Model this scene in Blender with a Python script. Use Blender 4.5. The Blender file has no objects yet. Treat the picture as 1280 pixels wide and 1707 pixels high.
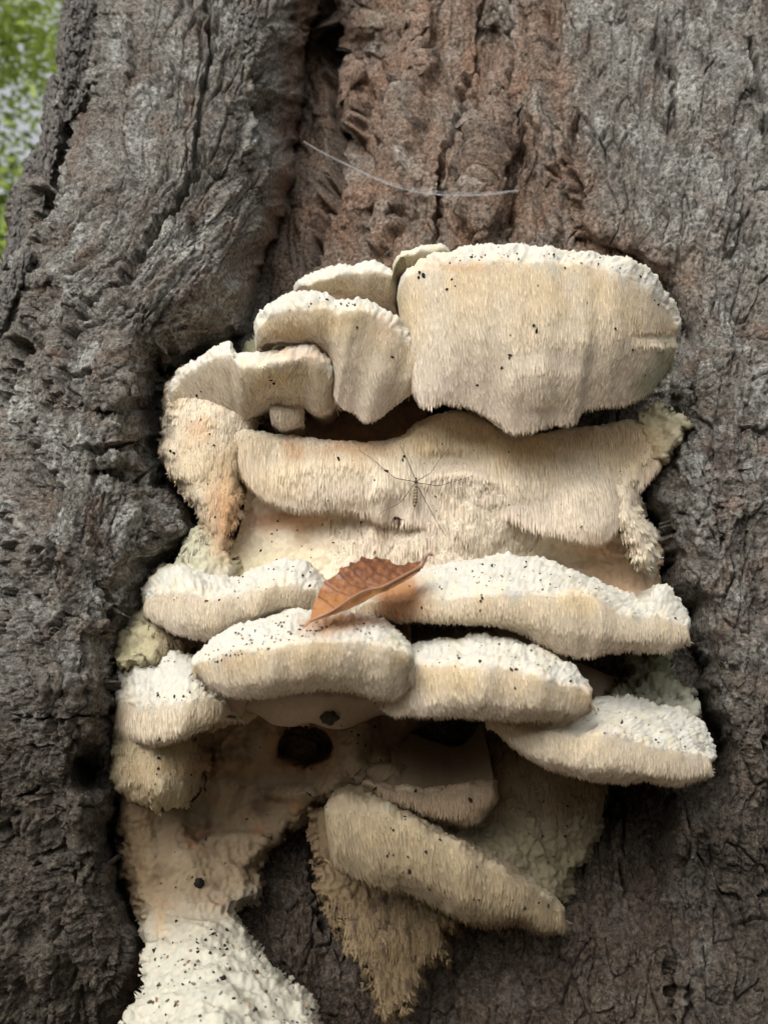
import bpy, math, random
import numpy as np
from mathutils import Vector

# ------------------------------------------------------------------ camera, light, exposure
S = bpy.context.scene
COL = S.collection
RNG = np.random.default_rng(7)
random.seed(7)
PITCH = math.radians(18.0)
VFOV = math.radians(60.0)
CAM = np.array([0.0, -0.60, 0.0])

cd = bpy.data.cameras.new("camera")
cam = bpy.data.objects.new("camera", cd)
COL.objects.link(cam)
cam.location = CAM
cam.rotation_euler = (math.pi / 2 + PITCH, 0, 0)
cd.sensor_fit = 'VERTICAL'
cd.sensor_height = 24.0
cd.lens = 12.0 / math.tan(VFOV / 2)
cd.clip_start = 0.02
cd.clip_end = 500.0
cd.dof.use_dof = True
cd.dof.focus_distance = 0.60
cd.dof.aperture_fstop = 5.6
S.camera = cam

W = bpy.data.worlds.new("World")
S.world = W
W.use_nodes = True
wn = W.node_tree
bg = wn.nodes["Background"]
sky = wn.nodes.new("ShaderNodeTexSky")
sky.sky_type = 'NISHITA'
sky.sun_disc = False
SUN_EL, SUN_AZ = math.radians(34), math.radians(205)     # azimuth from +Y, clockwise: behind the camera, a little left
sky.sun_elevation = SUN_EL
sky.sun_rotation = SUN_AZ
sky.air_density = 1.0
sky.dust_density = 4.0
sky.ozone_density = 1.0
hs = wn.nodes.new("ShaderNodeHueSaturation")             # overcast: a nearly grey sky
hs.inputs["Saturation"].default_value = 0.14
hs.inputs["Value"].default_value = 1.15
wn.links.new(sky.outputs[0], hs.inputs["Color"])
wn.links.new(hs.outputs[0], bg.inputs[0])
bg.inputs[1].default_value = 0.15

sl = bpy.data.lights.new("sun", 'SUN')
sun = bpy.data.objects.new("sun", sl)
COL.objects.link(sun)
sl.energy = 0.45
sl.angle = math.radians(50)
sl.color = (1.0, 0.96, 0.88)
sdir = Vector((math.sin(SUN_AZ) * math.cos(SUN_EL), math.cos(SUN_AZ) * math.cos(SUN_EL), math.sin(SUN_EL)))
sun.rotation_euler = sdir.to_track_quat('Z', 'Y').to_euler()
sun.location = (-1, -3, 4)

S.view_settings.view_transform = 'Standard'
S.view_settings.look = 'None'
S.view_settings.gamma = 1.0
S.view_settings.use_curve_mapping = False
S.view_settings.exposure = 0.55
S.cycles.max_bounces = 6
S.cycles.diffuse_bounces = 4
S.cycles.use_denoising = True

# ------------------------------------------------------------------ maths helpers
TH = math.tan(VFOV / 2)
FWD = np.array([0, math.cos(PITCH), math.sin(PITCH)])
UPV = np.array([0, -math.sin(PITCH), math.cos(PITCH)])


def rays(px, py):
    px = np.asarray(px, float); py = np.asarray(py, float)
    a = (px - 640) / 853.5 * TH
    b = (853.5 - py) / 853.5 * TH
    d = FWD + b[..., None] * UPV
    d = d + a[..., None] * np.array([1.0, 0, 0])
    return d


def pt(px, py, d):
    """world point seen at (px, py) of the photograph at world depth y = d"""
    r = rays(px, py)
    t = (np.asarray(d, float) - CAM[1]) / r[..., 1]
    return CAM + r * t[..., None]


_perm = np.random.default_rng(3).permutation(256).astype(np.int64)
_perm = np.concatenate([_perm, _perm, _perm])
_ang = np.random.default_rng(4).random(256) * 2 * np.pi
_g2 = np.stack([np.cos(_ang), np.sin(_ang)], 1)
_g3 = np.random.default_rng(5).normal(size=(256, 3))
_g3 /= np.linalg.norm(_g3, axis=1)[:, None]


def _fade(t):
    return t * t * t * (t * (t * 6 - 15) + 10)


def n2(x, y, seed=0):
    x = x + seed * 17.31; y = y + seed * 9.77
    xi = np.floor(x).astype(np.int64); yi = np.floor(y).astype(np.int64)
    xf = x - xi; yf = y - yi
    u = _fade(xf); v = _fade(yf)
    r = []
    for dy in (0, 1):
        for dx in (0, 1):
            h = _perm[(_perm[(xi + dx) & 255] + yi + dy) & 255]
            g = _g2[h]
            r.append(g[..., 0] * (xf - dx) + g[..., 1] * (yf - dy))
    return ((r[0] + u * (r[1] - r[0])) * (1 - v) + (r[2] + u * (r[3] - r[2])) * v) * 1.4


def n3(P, f, seed=0):
    P = P * f + seed * 13.7
    I = np.floor(P).astype(np.int64); F = P - I
    U = _fade(F)
    out = 0
    for dz in (0, 1):
        wz = U[..., 2] if dz else 1 - U[..., 2]
        for dy in (0, 1):
            wy = U[..., 1] if dy else 1 - U[..., 1]
            for dx in (0, 1):
                wx = U[..., 0] if dx else 1 - U[..., 0]
                h = _perm[_perm[_perm[(I[..., 0] + dx) & 255] + ((I[..., 1] + dy) & 255)] + ((I[..., 2] + dz) & 255)]
                g = _g3[h]
                out = out + wx * wy * wz * (g[..., 0] * (F[..., 0] - dx) + g[..., 1] * (F[..., 1] - dy) + g[..., 2] * (F[..., 2] - dz))
    return out * 1.5


def fbm2(x, y, o=4, seed=0, gain=0.5):
    s = 0; a = 1.0; t = 0
    for i in range(o):
        s = s + a * n2(x * 2 ** i, y * 2 ** i, seed + i * 3)
        t += a; a *= gain
    return s / t


def fbm3(P, f, o=3, seed=0, gain=0.5):
    s = 0; a = 1.0; t = 0
    for i in range(o):
        s = s + a * n3(P, f * 2 ** i, seed + i)
        t += a; a *= gain
    return s / t


def _h(ix, iy, k):
    v = np.sin(ix * 127.1 + iy * 311.7 + k * 74.7) * 43758.5453
    return v - np.floor(v)


def voro(x, y, seed=0):
    """distance to nearest seed, gap to the second one, and a random number of the nearest cell"""
    xi = np.floor(x); yi = np.floor(y)
    d1 = np.full(x.shape, 9.0); d2 = np.full(x.shape, 9.0); idc = np.zeros(x.shape); tx = np.zeros(x.shape); ty = np.zeros(x.shape)
    for oy in (-1, 0, 1):
        for ox in (-1, 0, 1):
            cx = xi + ox; cy = yi + oy
            sx = cx + _h(cx, cy, seed); sy = cy + _h(cx, cy, seed + 5)
            d = np.hypot(sx - x, sy - y)
            nr = d < d1
            d2 = np.where(nr, d1, np.minimum(d2, d))
            idc = np.where(nr, _h(cx, cy, seed + 9), idc)
            tx = np.where(nr, x - sx, tx); ty = np.where(nr, y - sy, ty)
            d1 = np.where(nr, d, d1)
    return d1, d2 - d1, idc, tx, ty


def ss(a, b, x):
    t = np.clip((x - a) / (b - a), 0, 1)
    return t * t * (3 - 2 * t)


def tps(ctrl, px, py):
    c = np.array(ctrl, float)
    X = c[:, :2] / 1000.0
    def U(r2):
        return np.where(r2 > 1e-12, r2 * np.log(np.maximum(r2, 1e-12)), 0)
    K = U(((X[:, None] - X[None]) ** 2).sum(-1)) + np.eye(len(X)) * 1e-4
    Pm = np.hstack([np.ones((len(X), 1)), X])
    A = np.block([[K, Pm], [Pm.T, np.zeros((3, 3))]])
    w = np.linalg.solve(A, np.concatenate([c[:, 2], np.zeros(3)]))
    x = px / 1000.0; y = py / 1000.0
    o = w[-3] + w[-2] * x + w[-1] * y
    for i in range(len(X)):
        o = o + w[i] * U((x - X[i, 0]) ** 2 + (y - X[i, 1]) ** 2)
    return o


def seg_dist(px, py, line):
    """distance to a polyline, and the position along it (0..1)"""
    L = np.array(line, float)
    best = np.full(px.shape, 1e9); pos = np.zeros(px.shape)
    n = len(L) - 1
    for i in range(n):
        a, b = L[i], L[i + 1]
        ab = b - a; l2 = max((ab ** 2).sum(), 1e-9)
        t = np.clip(((px - a[0]) * ab[0] + (py - a[1]) * ab[1]) / l2, 0, 1)
        d = np.hypot(px - a[0] - t * ab[0], py - a[1] - t * ab[1])
        m = d < best
        best = np.where(m, d, best); pos = np.where(m, (i + t) / n, pos)
    return best, pos


def sdf(px, py, poly):
    """signed distance to a closed polygon, positive inside"""
    P = list(poly) + [poly[0]]
    d, _ = seg_dist(px, py, P)
    ins = np.zeros(px.shape, bool)
    for (x1, y1), (x2, y2) in zip(P[:-1], P[1:]):
        if y1 == y2:
            continue
        c = ((y1 > py) != (y2 > py)) & (px < (x2 - x1) * (py - y1) / (y2 - y1) + x1)
        ins ^= c
    return np.where(ins, d, -d)


def crom(K, n):
    """Catmull-Rom through K (m, ..., ) at n evenly spaced parameters along axis 0"""
    m = K.shape[0]
    t = np.linspace(0, m - 1, n)
    i = np.minimum(t.astype(int), m - 2); f = t - i
    g = lambda j: K[np.clip(j, 0, m - 1)]
    p0, p1, p2, p3 = g(i - 1), g(i), g(i + 1), g(i + 2)
    f = f.reshape((-1,) + (1,) * (K.ndim - 1))
    return 0.5 * (2 * p1 + (p2 - p0) * f + (2 * p0 - 5 * p1 + 4 * p2 - p3) * f * f + (3 * p1 - p0 - 3 * p2 + p3) * f ** 3)


def resamp(line, n):
    """even arc-length resampling of a smoothed polyline"""
    L = crom(np.array(line, float), max(len(line) * 12, 24))
    s = np.concatenate([[0], np.cumsum(np.hypot(*np.diff(L[:, :2], axis=0).T))])
    u = np.linspace(0, s[-1], n)
    return np.stack([np.interp(u, s, L[:, k]) for k in range(L.shape[1])], 1)


def grid_normals(P):
    du = np.gradient(P, axis=1); dv = np.gradient(P, axis=0)
    N = np.cross(du, dv)
    return N / np.maximum(np.linalg.norm(N, axis=-1, keepdims=True), 1e-12)


def mesh_np(name, V, F, col=None, smooth=True):
    """V (n,3), F (m,3|4) int"""
    me = bpy.data.meshes.new(name)
    V = np.ascontiguousarray(V, np.float32); F = np.ascontiguousarray(F, np.int32)
    k = F.shape[1]
    me.vertices.add(len(V)); me.vertices.foreach_set("co", V.ravel())
    me.loops.add(F.size); me.loops.foreach_set("vertex_index", F.ravel())
    me.polygons.add(len(F)); me.polygons.foreach_set("loop_start", np.arange(0, F.size, k, dtype=np.int32))
    me.polygons.foreach_set("loop_total", np.full(len(F), k, np.int32))
    if smooth:
        me.polygons.foreach_set("use_smooth", np.ones(len(F), bool))
    if col is not None:
        a = me.color_attributes.new("Col", 'FLOAT_COLOR', 'POINT')
        c = np.ones((len(V), 4), np.float32); c[:, :3] = np.clip(col, 0, 1)
        a.data.foreach_set("color", c.ravel())
    me.update(calc_edges=True)
    return me


def grid_faces(nr, nc):
    i = np.arange(nr * nc).reshape(nr, nc)
    return np.stack([i[:-1, :-1], i[:-1, 1:], i[1:, 1:], i[1:, :-1]], -1).reshape(-1, 4)


def obj(name, me, mat, parent=None, **props):
    o = bpy.data.objects.new(name, me)
    if mat is not None:
        me.materials.append(mat) if not me.materials else None
    COL.objects.link(o)
    o.parent = parent
    for k, v in props.items():
        o[k] = v
    return o


def empty(name, loc, label, cat, group=None):
    o = bpy.data.objects.new(name, None)
    COL.objects.link(o); o.location = loc
    o["label"] = label; o["category"] = cat
    if group:
        o["group"] = group
    o.empty_display_size = 0.02
    return o


# ------------------------------------------------------------------ materials
def new_mat(name):
    m = bpy.data.materials.new(name); m.use_nodes = True
    nt = m.node_tree
    return m, nt, nt.nodes["Principled BSDF"]


def N(nt, t, **kw):
    n = nt.nodes.new(t)
    for k, v in kw.items():
        setattr(n, k, v)
    return n


def attr_mat(name, rough=0.9, var=0.25, vscale=300, bumps=((400, .35, .001), ), sss=0.0, sssr=(1, .6, .35), spec=0.2, vor=None):
    """colour from the Col attribute, mottled; layered fine bump"""
    m, nt, b = new_mat(name)
    a = N(nt, "ShaderNodeAttribute", attribute_name="Col")
    tc = N(nt, "ShaderNodeNewGeometry")
    no = N(nt, "ShaderNodeTexNoise"); no.inputs["Scale"].default_value = vscale; no.inputs["Detail"].default_value = 5; no.inputs["Roughness"].default_value = .65
    nt.links.new(tc.outputs["Position"], no.inputs["Vector"])
    mr = N(nt, "ShaderNodeMapRange"); mr.inputs[1].default_value = .3; mr.inputs[2].default_value = .7
    mr.inputs[3].default_value = 1 - var; mr.inputs[4].default_value = 1 + var
    nt.links.new(no.outputs[0], mr.inputs[0])
    mx = N(nt, "ShaderNodeVectorMath", operation='SCALE')
    nt.links.new(a.outputs["Color"], mx.inputs[0]); nt.links.new(mr.outputs[0], mx.inputs["Scale"])
    nt.links.new(mx.outputs[0], b.inputs["Base Color"])
    b.inputs["Roughness"].default_value = rough
    b.inputs["Specular IOR Level"].default_value = spec
    if sss:
        b.inputs["Subsurface Weight"].default_value = sss
        b.inputs["Subsurface Radius"].default_value = sssr
        b.inputs["Subsurface Scale"].default_value = 0.004
    prev = None
    for sc, st, di in bumps:
        n = N(nt, "ShaderNodeTexNoise"); n.inputs["Scale"].default_value = sc; n.inputs["Detail"].default_value = 6; n.inputs["Roughness"].default_value = .6
        nt.links.new(tc.outputs["Position"], n.inputs["Vector"])
        bu = N(nt, "ShaderNodeBump"); bu.inputs["Strength"].default_value = st; bu.inputs["Distance"].default_value = di
        nt.links.new(n.outputs[0], bu.inputs["Height"])
        if prev:
            nt.links.new(prev.outputs[0], bu.inputs["Normal"])
        prev = bu
    if vor:
        n = N(nt, "ShaderNodeTexVoronoi"); n.inputs["Scale"].default_value = vor[0]
        nt.links.new(tc.outputs["Position"], n.inputs["Vector"])
        bu = N(nt, "ShaderNodeBump"); bu.inputs["Strength"].default_value = vor[1]; bu.inputs["Distance"].default_value = vor[2]
        nt.links.new(n.outputs["Distance"], bu.inputs["Height"])
        nt.links.new(prev.outputs[0], bu.inputs["Normal"]); prev = bu
    nt.links.new(prev.outputs[0], b.inputs["Normal"])
    return m


M_BARK = attr_mat("bark", rough=.9, var=.85, vscale=300, bumps=((200, 1.0, .006), (650, 1.0, .003)), spec=.25)
M_CAP = attr_mat("fungus flesh", rough=.75, var=.07, vscale=250, bumps=((350, .3, .002), (1100, .3, .0008)), sss=.12, spec=.25)
M_TEETH = attr_mat("fungus teeth", rough=.7, var=.06, vscale=200, bumps=((500, .1, .0005),), sss=.0, spec=.2)


def simple_mat(name, col, rough=.8, var=.2, vscale=60, transl=0.0, spec=.3):
    m, nt, b = new_mat(name)
    no = N(nt, "ShaderNodeTexNoise"); no.inputs["Scale"].default_value = vscale
    g = N(nt, "ShaderNodeNewGeometry"); nt.links.new(g.outputs["Position"], no.inputs["Vector"])
    r = N(nt, "ShaderNodeValToRGB")
    r.color_ramp.elements[0].position = .3; r.color_ramp.elements[1].position = .7
    r.color_ramp.elements[0].color = tuple(c * (1 - var) for c in col) + (1,)
    r.color_ramp.elements[1].color = tuple(min(1, c * (1 + var)) for c in col) + (1,)
    nt.links.new(no.outputs[0], r.inputs[0]); nt.links.new(r.outputs[0], b.inputs["Base Color"])
    b.inputs["Roughness"].default_value = rough; b.inputs["Specular IOR Level"].default_value = spec
    if transl:
        t = N(nt, "ShaderNodeBsdfTranslucent"); nt.links.new(r.outputs[0], t.inputs[0])
        ms = N(nt, "ShaderNodeMixShader"); ms.inputs[0].default_value = transl
        out = nt.nodes["Material Output"]
        nt.links.new(b.outputs[0], ms.inputs[1]); nt.links.new(t.outputs[0], ms.inputs[2]); nt.links.new(ms.outputs[0], out.inputs[0])
    return m


# ------------------------------------------------------------------ ground
gm = simple_mat("forest floor", (.13, .10, .07), .95, .4, 6)
gx = np.concatenate([-np.geomspace(150, 1, 30), np.geomspace(1, 150, 30)])
GX, GY = np.meshgrid(gx, gx)
GZ = -1.25 + .06 * n2(GX * .7, GY * .7) + .5 * n2(GX * .05, GY * .05, 2) * np.clip(np.hypot(GX, GY) / 20, 0, 1)
obj("ground", mesh_np("ground", np.stack([GX, GY, GZ], -1).reshape(-1, 3), grid_faces(60, 60)), gm, kind="structure")

# woods added out of view, behind and beside the viewer, to block low light
wa = np.linspace(math.radians(150), math.radians(390), 260)
wz = np.linspace(0, 1, 40)
WA, WZ = np.meshgrid(wa, wz)
wr = 7.5 + 1.2 * n2(WA * 9, WZ * 4, 5) + .5 * n2(WA * 30, WZ * 14, 6) + 1.6 * WZ ** 2
wh = 2.6 + .8 * n2(WA * 6, WA * 0, 7) + .8 * n2(WA * 22, WA * 0, 8)
Vw = np.stack([wr * np.cos(WA), wr * np.sin(WA), -1.4 + WZ * wh], -1)
Vw2 = Vw[::-1] * np.array([1.35, 1.35, 1.0]); Vw = np.concatenate([Vw, Vw2], 0)
obj("unseen_woods", mesh_np("unseen_woods", Vw.reshape(-1, 3), grid_faces(80, 260)), simple_mat("woods foliage", (.05, .075, .025), .9, .6, 5), kind="stuff", label="dark green woodland added out of view behind the viewer to block low light", category="unseen_woods")

# ------------------------------------------------------------------ the trunk
SIL = [(-700, 165), (-350, 150), (0, 112), (60, 100), (150, 92), (215, 70), (260, 52), (330, 26), (430, -2), (600, -40), (800, -80), (1000, -140), (1400, -250), (1750, -320), (2400, -420)]
rows = np.concatenate([np.linspace(-420, -30, 30), np.arange(-15, 1725, 2.0), np.linspace(1745, 2250, 30)])
silx = np.interp(rows, [s[0] for s in SIL], [s[1] for s in SIL])
silx = silx + 7 * n2(rows / 55., rows * 0, 3) + 4 * n2(rows / 17., rows * 0, 4) + 2 * n2(rows / 6., rows * 0, 5)
nA = 190
uA = np.linspace(0, 1, nA) ** 1.15
colB = np.concatenate([np.arange(342, 1300, 2.0), np.linspace(1310, 1790, 40)])
PX = np.concatenate([silx[:, None] + (340 - silx[:, None]) * uA[None], np.repeat(colB[None], len(rows), 0)], 1)
PY = np.repeat(rows[:, None], PX.shape[1], 1)

CEN = [(650, -300, .19), (600, 0, .15), (640, 200, .115), (640, 400, .085), (760, 150, .085), (850, 60, .08), (830, 350, .06), (960, 100, .055), (600, 700, .05),
       (700, 1000, .07), (700, 1250, .08), (450, 1600, .07), (700, 1620, .075), (860, 1600, .05), (1000, 1150, .085), (1000, 1400, .07), (1060, 1600, .03), (300, 900, .05), (600, 2100, .12),
       (200, 1200, .10), (400, 1320, .12), (300, 1450, .10), (540, 300, .15), (562, 60, .21), (565, 200, .19), (545, 400, .13)]
LEFT = [(300, -300, .07), (300, 0, .02), (300, 300, -.02), (200, 600, -.05), (120, 900, -.055), (100, 1200, -.035), (100, 1500, .01), (100, 1750, .07), (100, 2200, .2), (450, 0, .045), (460, 300, .0), (330, 560, -.05),
        (240, 760, -.045), (290, 880, -.03), (200, 1100, -.04), (200, 1400, -.01), (220, 1600, .01), (0, 900, -.045), (-300, 900, .02), (-300, 1500, .06)]
RIGHT = [(1200, -300, .08), (1200, 0, .03), (1000, 200, .03), (1200, 300, .0), (1200, 700, -.02), (1130, 900, -.005), (1250, 1000, -.02), (1200, 1350, .0), (1200, 1700, .07), (1200, 2200, .18), (1500, 0, .06), (1500, 900, .02),
         (1500, 1700, .08), (1750, 900, .08)]
LPOLY = [(-900, -700), (560, -700), (535, -100), (528, 30), (512, 110), (500, 190), (498, 260), (480, 330), (462, 400), (440, 460), (425, 510), (415, 560), (385, 575), (330, 600), (285, 625), (268, 680), (262, 740), (275, 800), (322, 850),
         (330, 895), (300, 930), (268, 955), (250, 1000), (222, 1030), (214, 1090), (213, 1150), (218, 1210), (205, 1290), (194, 1400), (205, 1470), (236, 1545), (244, 1590), (232, 1640), (200, 1690), (180, 1760), (150, 2600), (-900, 2600)]
RPOLY = [(880, -700), (870, 0), (905, 200), (960, 380), (1060, 440), (1115, 480), (1142, 560), (1122, 640), (1128, 700), (1100, 760), (1068, 810), (1058, 850), (1098, 890), (1112, 930), (1100, 985), (1148, 1020), (1158, 1080),
         (1162, 1150), (1200, 1240), (1196, 1290), (1120, 1340), (1085, 1420), (1110, 1520), (1105, 1720), (1100, 2600), (2600, 2600), (2600, -700)]


def lobe_prof(sd, w):
    t = np.clip(sd / w, 0, 1)
    return np.sqrt(np.clip(1 - (1 - t) ** 2, 0, 1))


def trunk_depth(px, py, detail=True):
    wob = 14 * n2(px / 80, py / 80, 10) + 8 * n2(px / 36, py / 36, 11) + 2 * n2(px / 14, py / 14, 12) if detail else 0
    c = tps(CEN, px, py)
    l = tps(LEFT, px, py)
    r = tps(RIGHT, px, py)
    sl_ = sdf(px, py, LPOLY) + wob
    sr_ = sdf(px, py, RPOLY) + wob
    wl = 150 - 60 * ss(400, 800, py)
    wr = 230 - 150 * ss(330, 560, py)
    pl = lobe_prof(sl_, wl); pr = lobe_prof(sr_, wr)
    d = c + (np.minimum(l, c - .01) - c) * pl
    d = d + (np.minimum(r, c - .005) - c) * pr
    return d, sl_, sr_, pl, pr


D, SDL, SDR, PL, PR = trunk_depth(PX, PY)
# the trunk turns away towards its left and right outlines
tl = np.clip((PX - silx[:, None]) / 260, 0, 1)
D = D + .16 * (1 - np.sqrt(1 - (1 - tl) ** 2 * .999))
tr = np.clip((1800 - PX) / 420, 0, 1)
D = D + .25 * (1 - np.sqrt(1 - (1 - tr) ** 2 * .999))
# knobs, ribs and hollows read off the photograph: (x, y, radius x, radius y, height towards the viewer)
for (x, y, rx, ry, h) in [(540, 185, 30, 32, .028), (610, 45, 30, 22, .02), (605, 150, 26, 55, .02), (690, 80, 40, 90, .012), (800, 240, 34, 95, .022), (720, 290, 45, 60, .010), (620, 330, 70, 50, .014),
                          (845, 160, 24, 40, .01), (790, 340, 30, 50, .01), (150, 1285, 26, 34, -.055), (905, 330, 30, 60, -.008), (1205, 830, 80, 90, .010), (1180, 1120, 40, 60, .008), (70, 900, 50, 40, .012),
                          (110, 1130, 60, 35, .012), (120, 1360, 70, 40, .010), (150, 1480, 80, 50, .012), (60, 1600, 70, 60, .012), (260, 610, 60, 40, .008), (1060, 1300, 50, 60, -.02), (1000, 1330, 60, 60, -.03),
                          (1140, 1370, 35, 45, .012), (960, 1560, 80, 60, .012), (480, 1560, 50, 90, .01), (545, 60, 30, 60, -.02), (825, 265, 14, 24, -.018), (825, 75, 20, 50, -.02), (1000, 1120, 70, 45, -.03),
                          (220, 650, 35, 22, .010), (190, 690, 60, 12, -.012), (180, 790, 50, 14, -.014), (50, 1560, 20, 26, -.015), (1245, 180, 14, 30, -.014), (1170, 880, 40, 50, .008)]:
    q = ((PX - x) / rx) ** 2 + ((PY - y) / ry) ** 2
    D = D - h * np.exp(-q * 1.1) * (1 + .3 * n2(PX / 16, PY / 16, 21))
P0 = pt(PX, PY, D)
NR = grid_normals(P0)
NR = np.where((NR[..., 1:2] > 0), -NR, NR)

# grain coordinates: on the left buttress the grain leans with its outline
g = np.interp(PY, [-400, 0, 300, 400, 560, 700, 900, 2300], [-60, 0, 30, 90, 205, 255, 285, 300])
left = ss(-20, 60, SDL); right = ss(-20, 120, SDR)
GA = PX + g * left
GB = PY * 1.0
wx = 14 * n2(GA / 70, GB / 110, 31) + 3.5 * n2(GA / 24, GB / 34, 32)
wy = 16 * n2(GA / 80, GB / 90, 33) + 4 * n2(GA / 20, GB / 24, 34)
A_, B_ = GA + wx, GB + wy
gr = 1 - ss(300, 620, PY) * .35
H = np.zeros(PX.shape)
H += .0095 * fbm2(A_ / 90, B_ / 200, 2, 41)                                # long swellings
H += .0030 * fbm2(A_ / 34, B_ / 60, 3, 42)
d1, e1, id1, tx, ty = voro(A_ / 30, B_ / 88, 51)                          # plates along the grain, split by fissures
fis = ss(.30, .8, _h(id1, id1, 2)) * (.4 + .6 * ss(-.3, .2, n2(A_ / 60, B_ / 70, 69)))
H += .0030 * id1 + .0020 * tx * (id1 - .5) * 2 + .0016 * ty * (_h(id1, id1, 4) - .5) * 2 - .0080 * (1 - ss(.01, .15, e1)) * fis
d1, e2, id2, tx2, ty2 = voro(A_ / 13 + .35 * n2(A_ / 11, B_ / 11, 50), B_ / 22 + .35 * n2(A_ / 11, B_ / 11, 49), 52)        # scales
H += .0012 * id2 + .0018 * (tx2 * (id2 - .5) * 2 + ty2 * (_h(id2, id2, 3) - .5) * 2) - .0010 * (1 - ss(0, .15, e2)) * ss(.4, .6, _h(id2, id2, 6))
t = fbm2(A_ / 50, B_ / 90, 3, 61, .5) * 5                                  # layered, broken edges
f = np.floor(t); H += .0018 * (f + ss(.88, .99, t - f))
rg = 1 - np.abs(fbm2(A_ / 40, B_ / 130, 3, 66, .5)) * 9
H -= .0050 * np.clip(rg, 0, 1) ** 1.5 * ss(-.2, .2, n2(A_ / 120, B_ / 120, 67))
rough_ = ss(-.25, .35, n2(A_ / 90, B_ / 120, 68))
H += (.0010 + .0024 * rough_) * fbm2(A_ / 10, B_ / 12, 4, 71, .62)
steep = np.clip(-NR[..., 1], 0, 1)
H *= .12 + .88 * ss(.05, .5, steep)
# horizontal puckers of the old callus at the rims of the wound, as in the photo
cal = ss(130, 10, np.abs(SDL)) * ss(480, 640, PY) * left
H += cal * .0022 * np.sin((PY + 8 * n2(PX / 25, PY / 25, 77) - .25 * PX) / 7.5)
inner = (1 - left) * (1 - right)
H *= 1 - .25 * inner
# furrows traced from the photograph: polyline, half width px, depth m
CR = [([(340, -60), (345, 20), (352, 90), (338, 160), (330, 230), (326, 290), (303, 330), (262, 372), (228, 428), (180, 482), (140, 525), (124, 565)], 6, .012),
      ([(118, 200), (98, 270), (72, 345), (58, 400)], 13, .028), ([(84, 470), (52, 530), (30, 595), (6, 645)], 9, .024), ([(222, 40), (222, 110), (213, 165)], 4, .008), ([(163, 140), (130, 205)], 5, .01),
      ([(420, 120), (425, 200), (405, 270), (440, 330)], 3, .006), ([(150, 510), (120, 580), (105, 650), (60, 740)], 5, .011), ([(90, 640), (75, 720), (62, 800)], 4, .01),
      ([(170, 700), (110, 640)], 3, .004), ([(230, 735), (175, 755), (110, 745)], 5, .010), ([(250, 795), (200, 800), (160, 785)], 6, .010), ([(265, 560), (275, 600), (262, 650)], 4, .006),
      ([(30, 1192), (80, 1195), (130, 1197), (160, 1193)], 4, .008), ([(55, 1240), (90, 1242), (110, 1250)], 3, .006), ([(35, 1330), (60, 1310)], 5, .01), ([(60, 1345), (110, 1348)], 3, .006), ([(60, 1440), (130, 1446), (185, 1435)], 4, .007),
      ([(185, 1100), (190, 1180)], 4, .008), ([(170, 970), (186, 1010), (176, 1060)], 5, .010), ([(20, 850), (14, 940), (20, 1000)], 6, .012), ([(90, 900), (70, 960)], 6, .01), ([(0, 1060), (12, 1000)], 5, .012), ([(0, 1330), (4, 1420)], 6, .012),
      ([(808, -40), (800, 60), (796, 120), (768, 150), (762, 210), (738, 260), (732, 330), (728, 400)], 6, .016), ([(852, -20), (850, 80), (846, 150)], 4, .010), ([(868, 180), (870, 240), (855, 290), (850, 420)], 5, .012),
      ([(548, -60), (552, 60), (560, 130), (575, 215), (556, 300), (538, 360), (528, 440)], 18, .028), ([(590, 100), (640, 96)], 4, .008), ([(585, 98), (585, 160)], 4, .01), ([(960, 190), (945, 260), (965, 330), (965, 380)], 8, .012), ([(940, 260), (960, 300)], 6, .01),
      ([(1096, 30), (1095, 90), (1100, 130)], 3, .006), ([(1122, 110), (1120, 170), (1115, 205)], 4, .009), ([(1145, 180), (1152, 210)], 3, .006), ([(1226, 290), (1226, 340), (1238, 372), (1220, 420), (1200, 440)], 4, .008), ([(1003, 220), (1005, 250)], 3, .008),
      ([(1250, 60), (1262, 150), (1280, 250)], 9, .012), ([(1112, 40), (1140, 30)], 3, .004), ([(1140, 75), (1185, 105)], 3, .005), ([(1230, 712), (1290, 716)], 4, .008), ([(1120, 870), (1112, 930), (1090, 960)], 8, .007), ([(1160, 600), (1150, 690)], 3, .005),
      ([(1210, 820), (1190, 860), (1205, 900)], 2, .004), ([(1270, 1180), (1272, 1260)], 6, .01), ([(1220, 1540), (1280, 1530)], 4, .008), ([(1235, 1520), (1240, 1545)], 4, .008), ([(1120, 1560), (1115, 1640), (1118, 1700)], 8, .014), ([(1040, 1340), (1038, 1500)], 4, .008),
      ([(520, 1360), (515, 1440), (545, 1560)], 6, .012), ([(1150, 1640), (1140, 1720)], 5, .01), ([(1180, 1480), (1240, 1500), (1290, 1480)], 5, .008)]
CR += [([(828, 170), (805, 260), (800, 420)], 26, -.016), ([(705, -40), (690, 150), (655, 290), (640, 420)], 34, -.012), ([(905, -20), (890, 200), (925, 400)], 26, -.008), ([(600, 120), (605, 230)], 20, -.016)]
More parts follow.
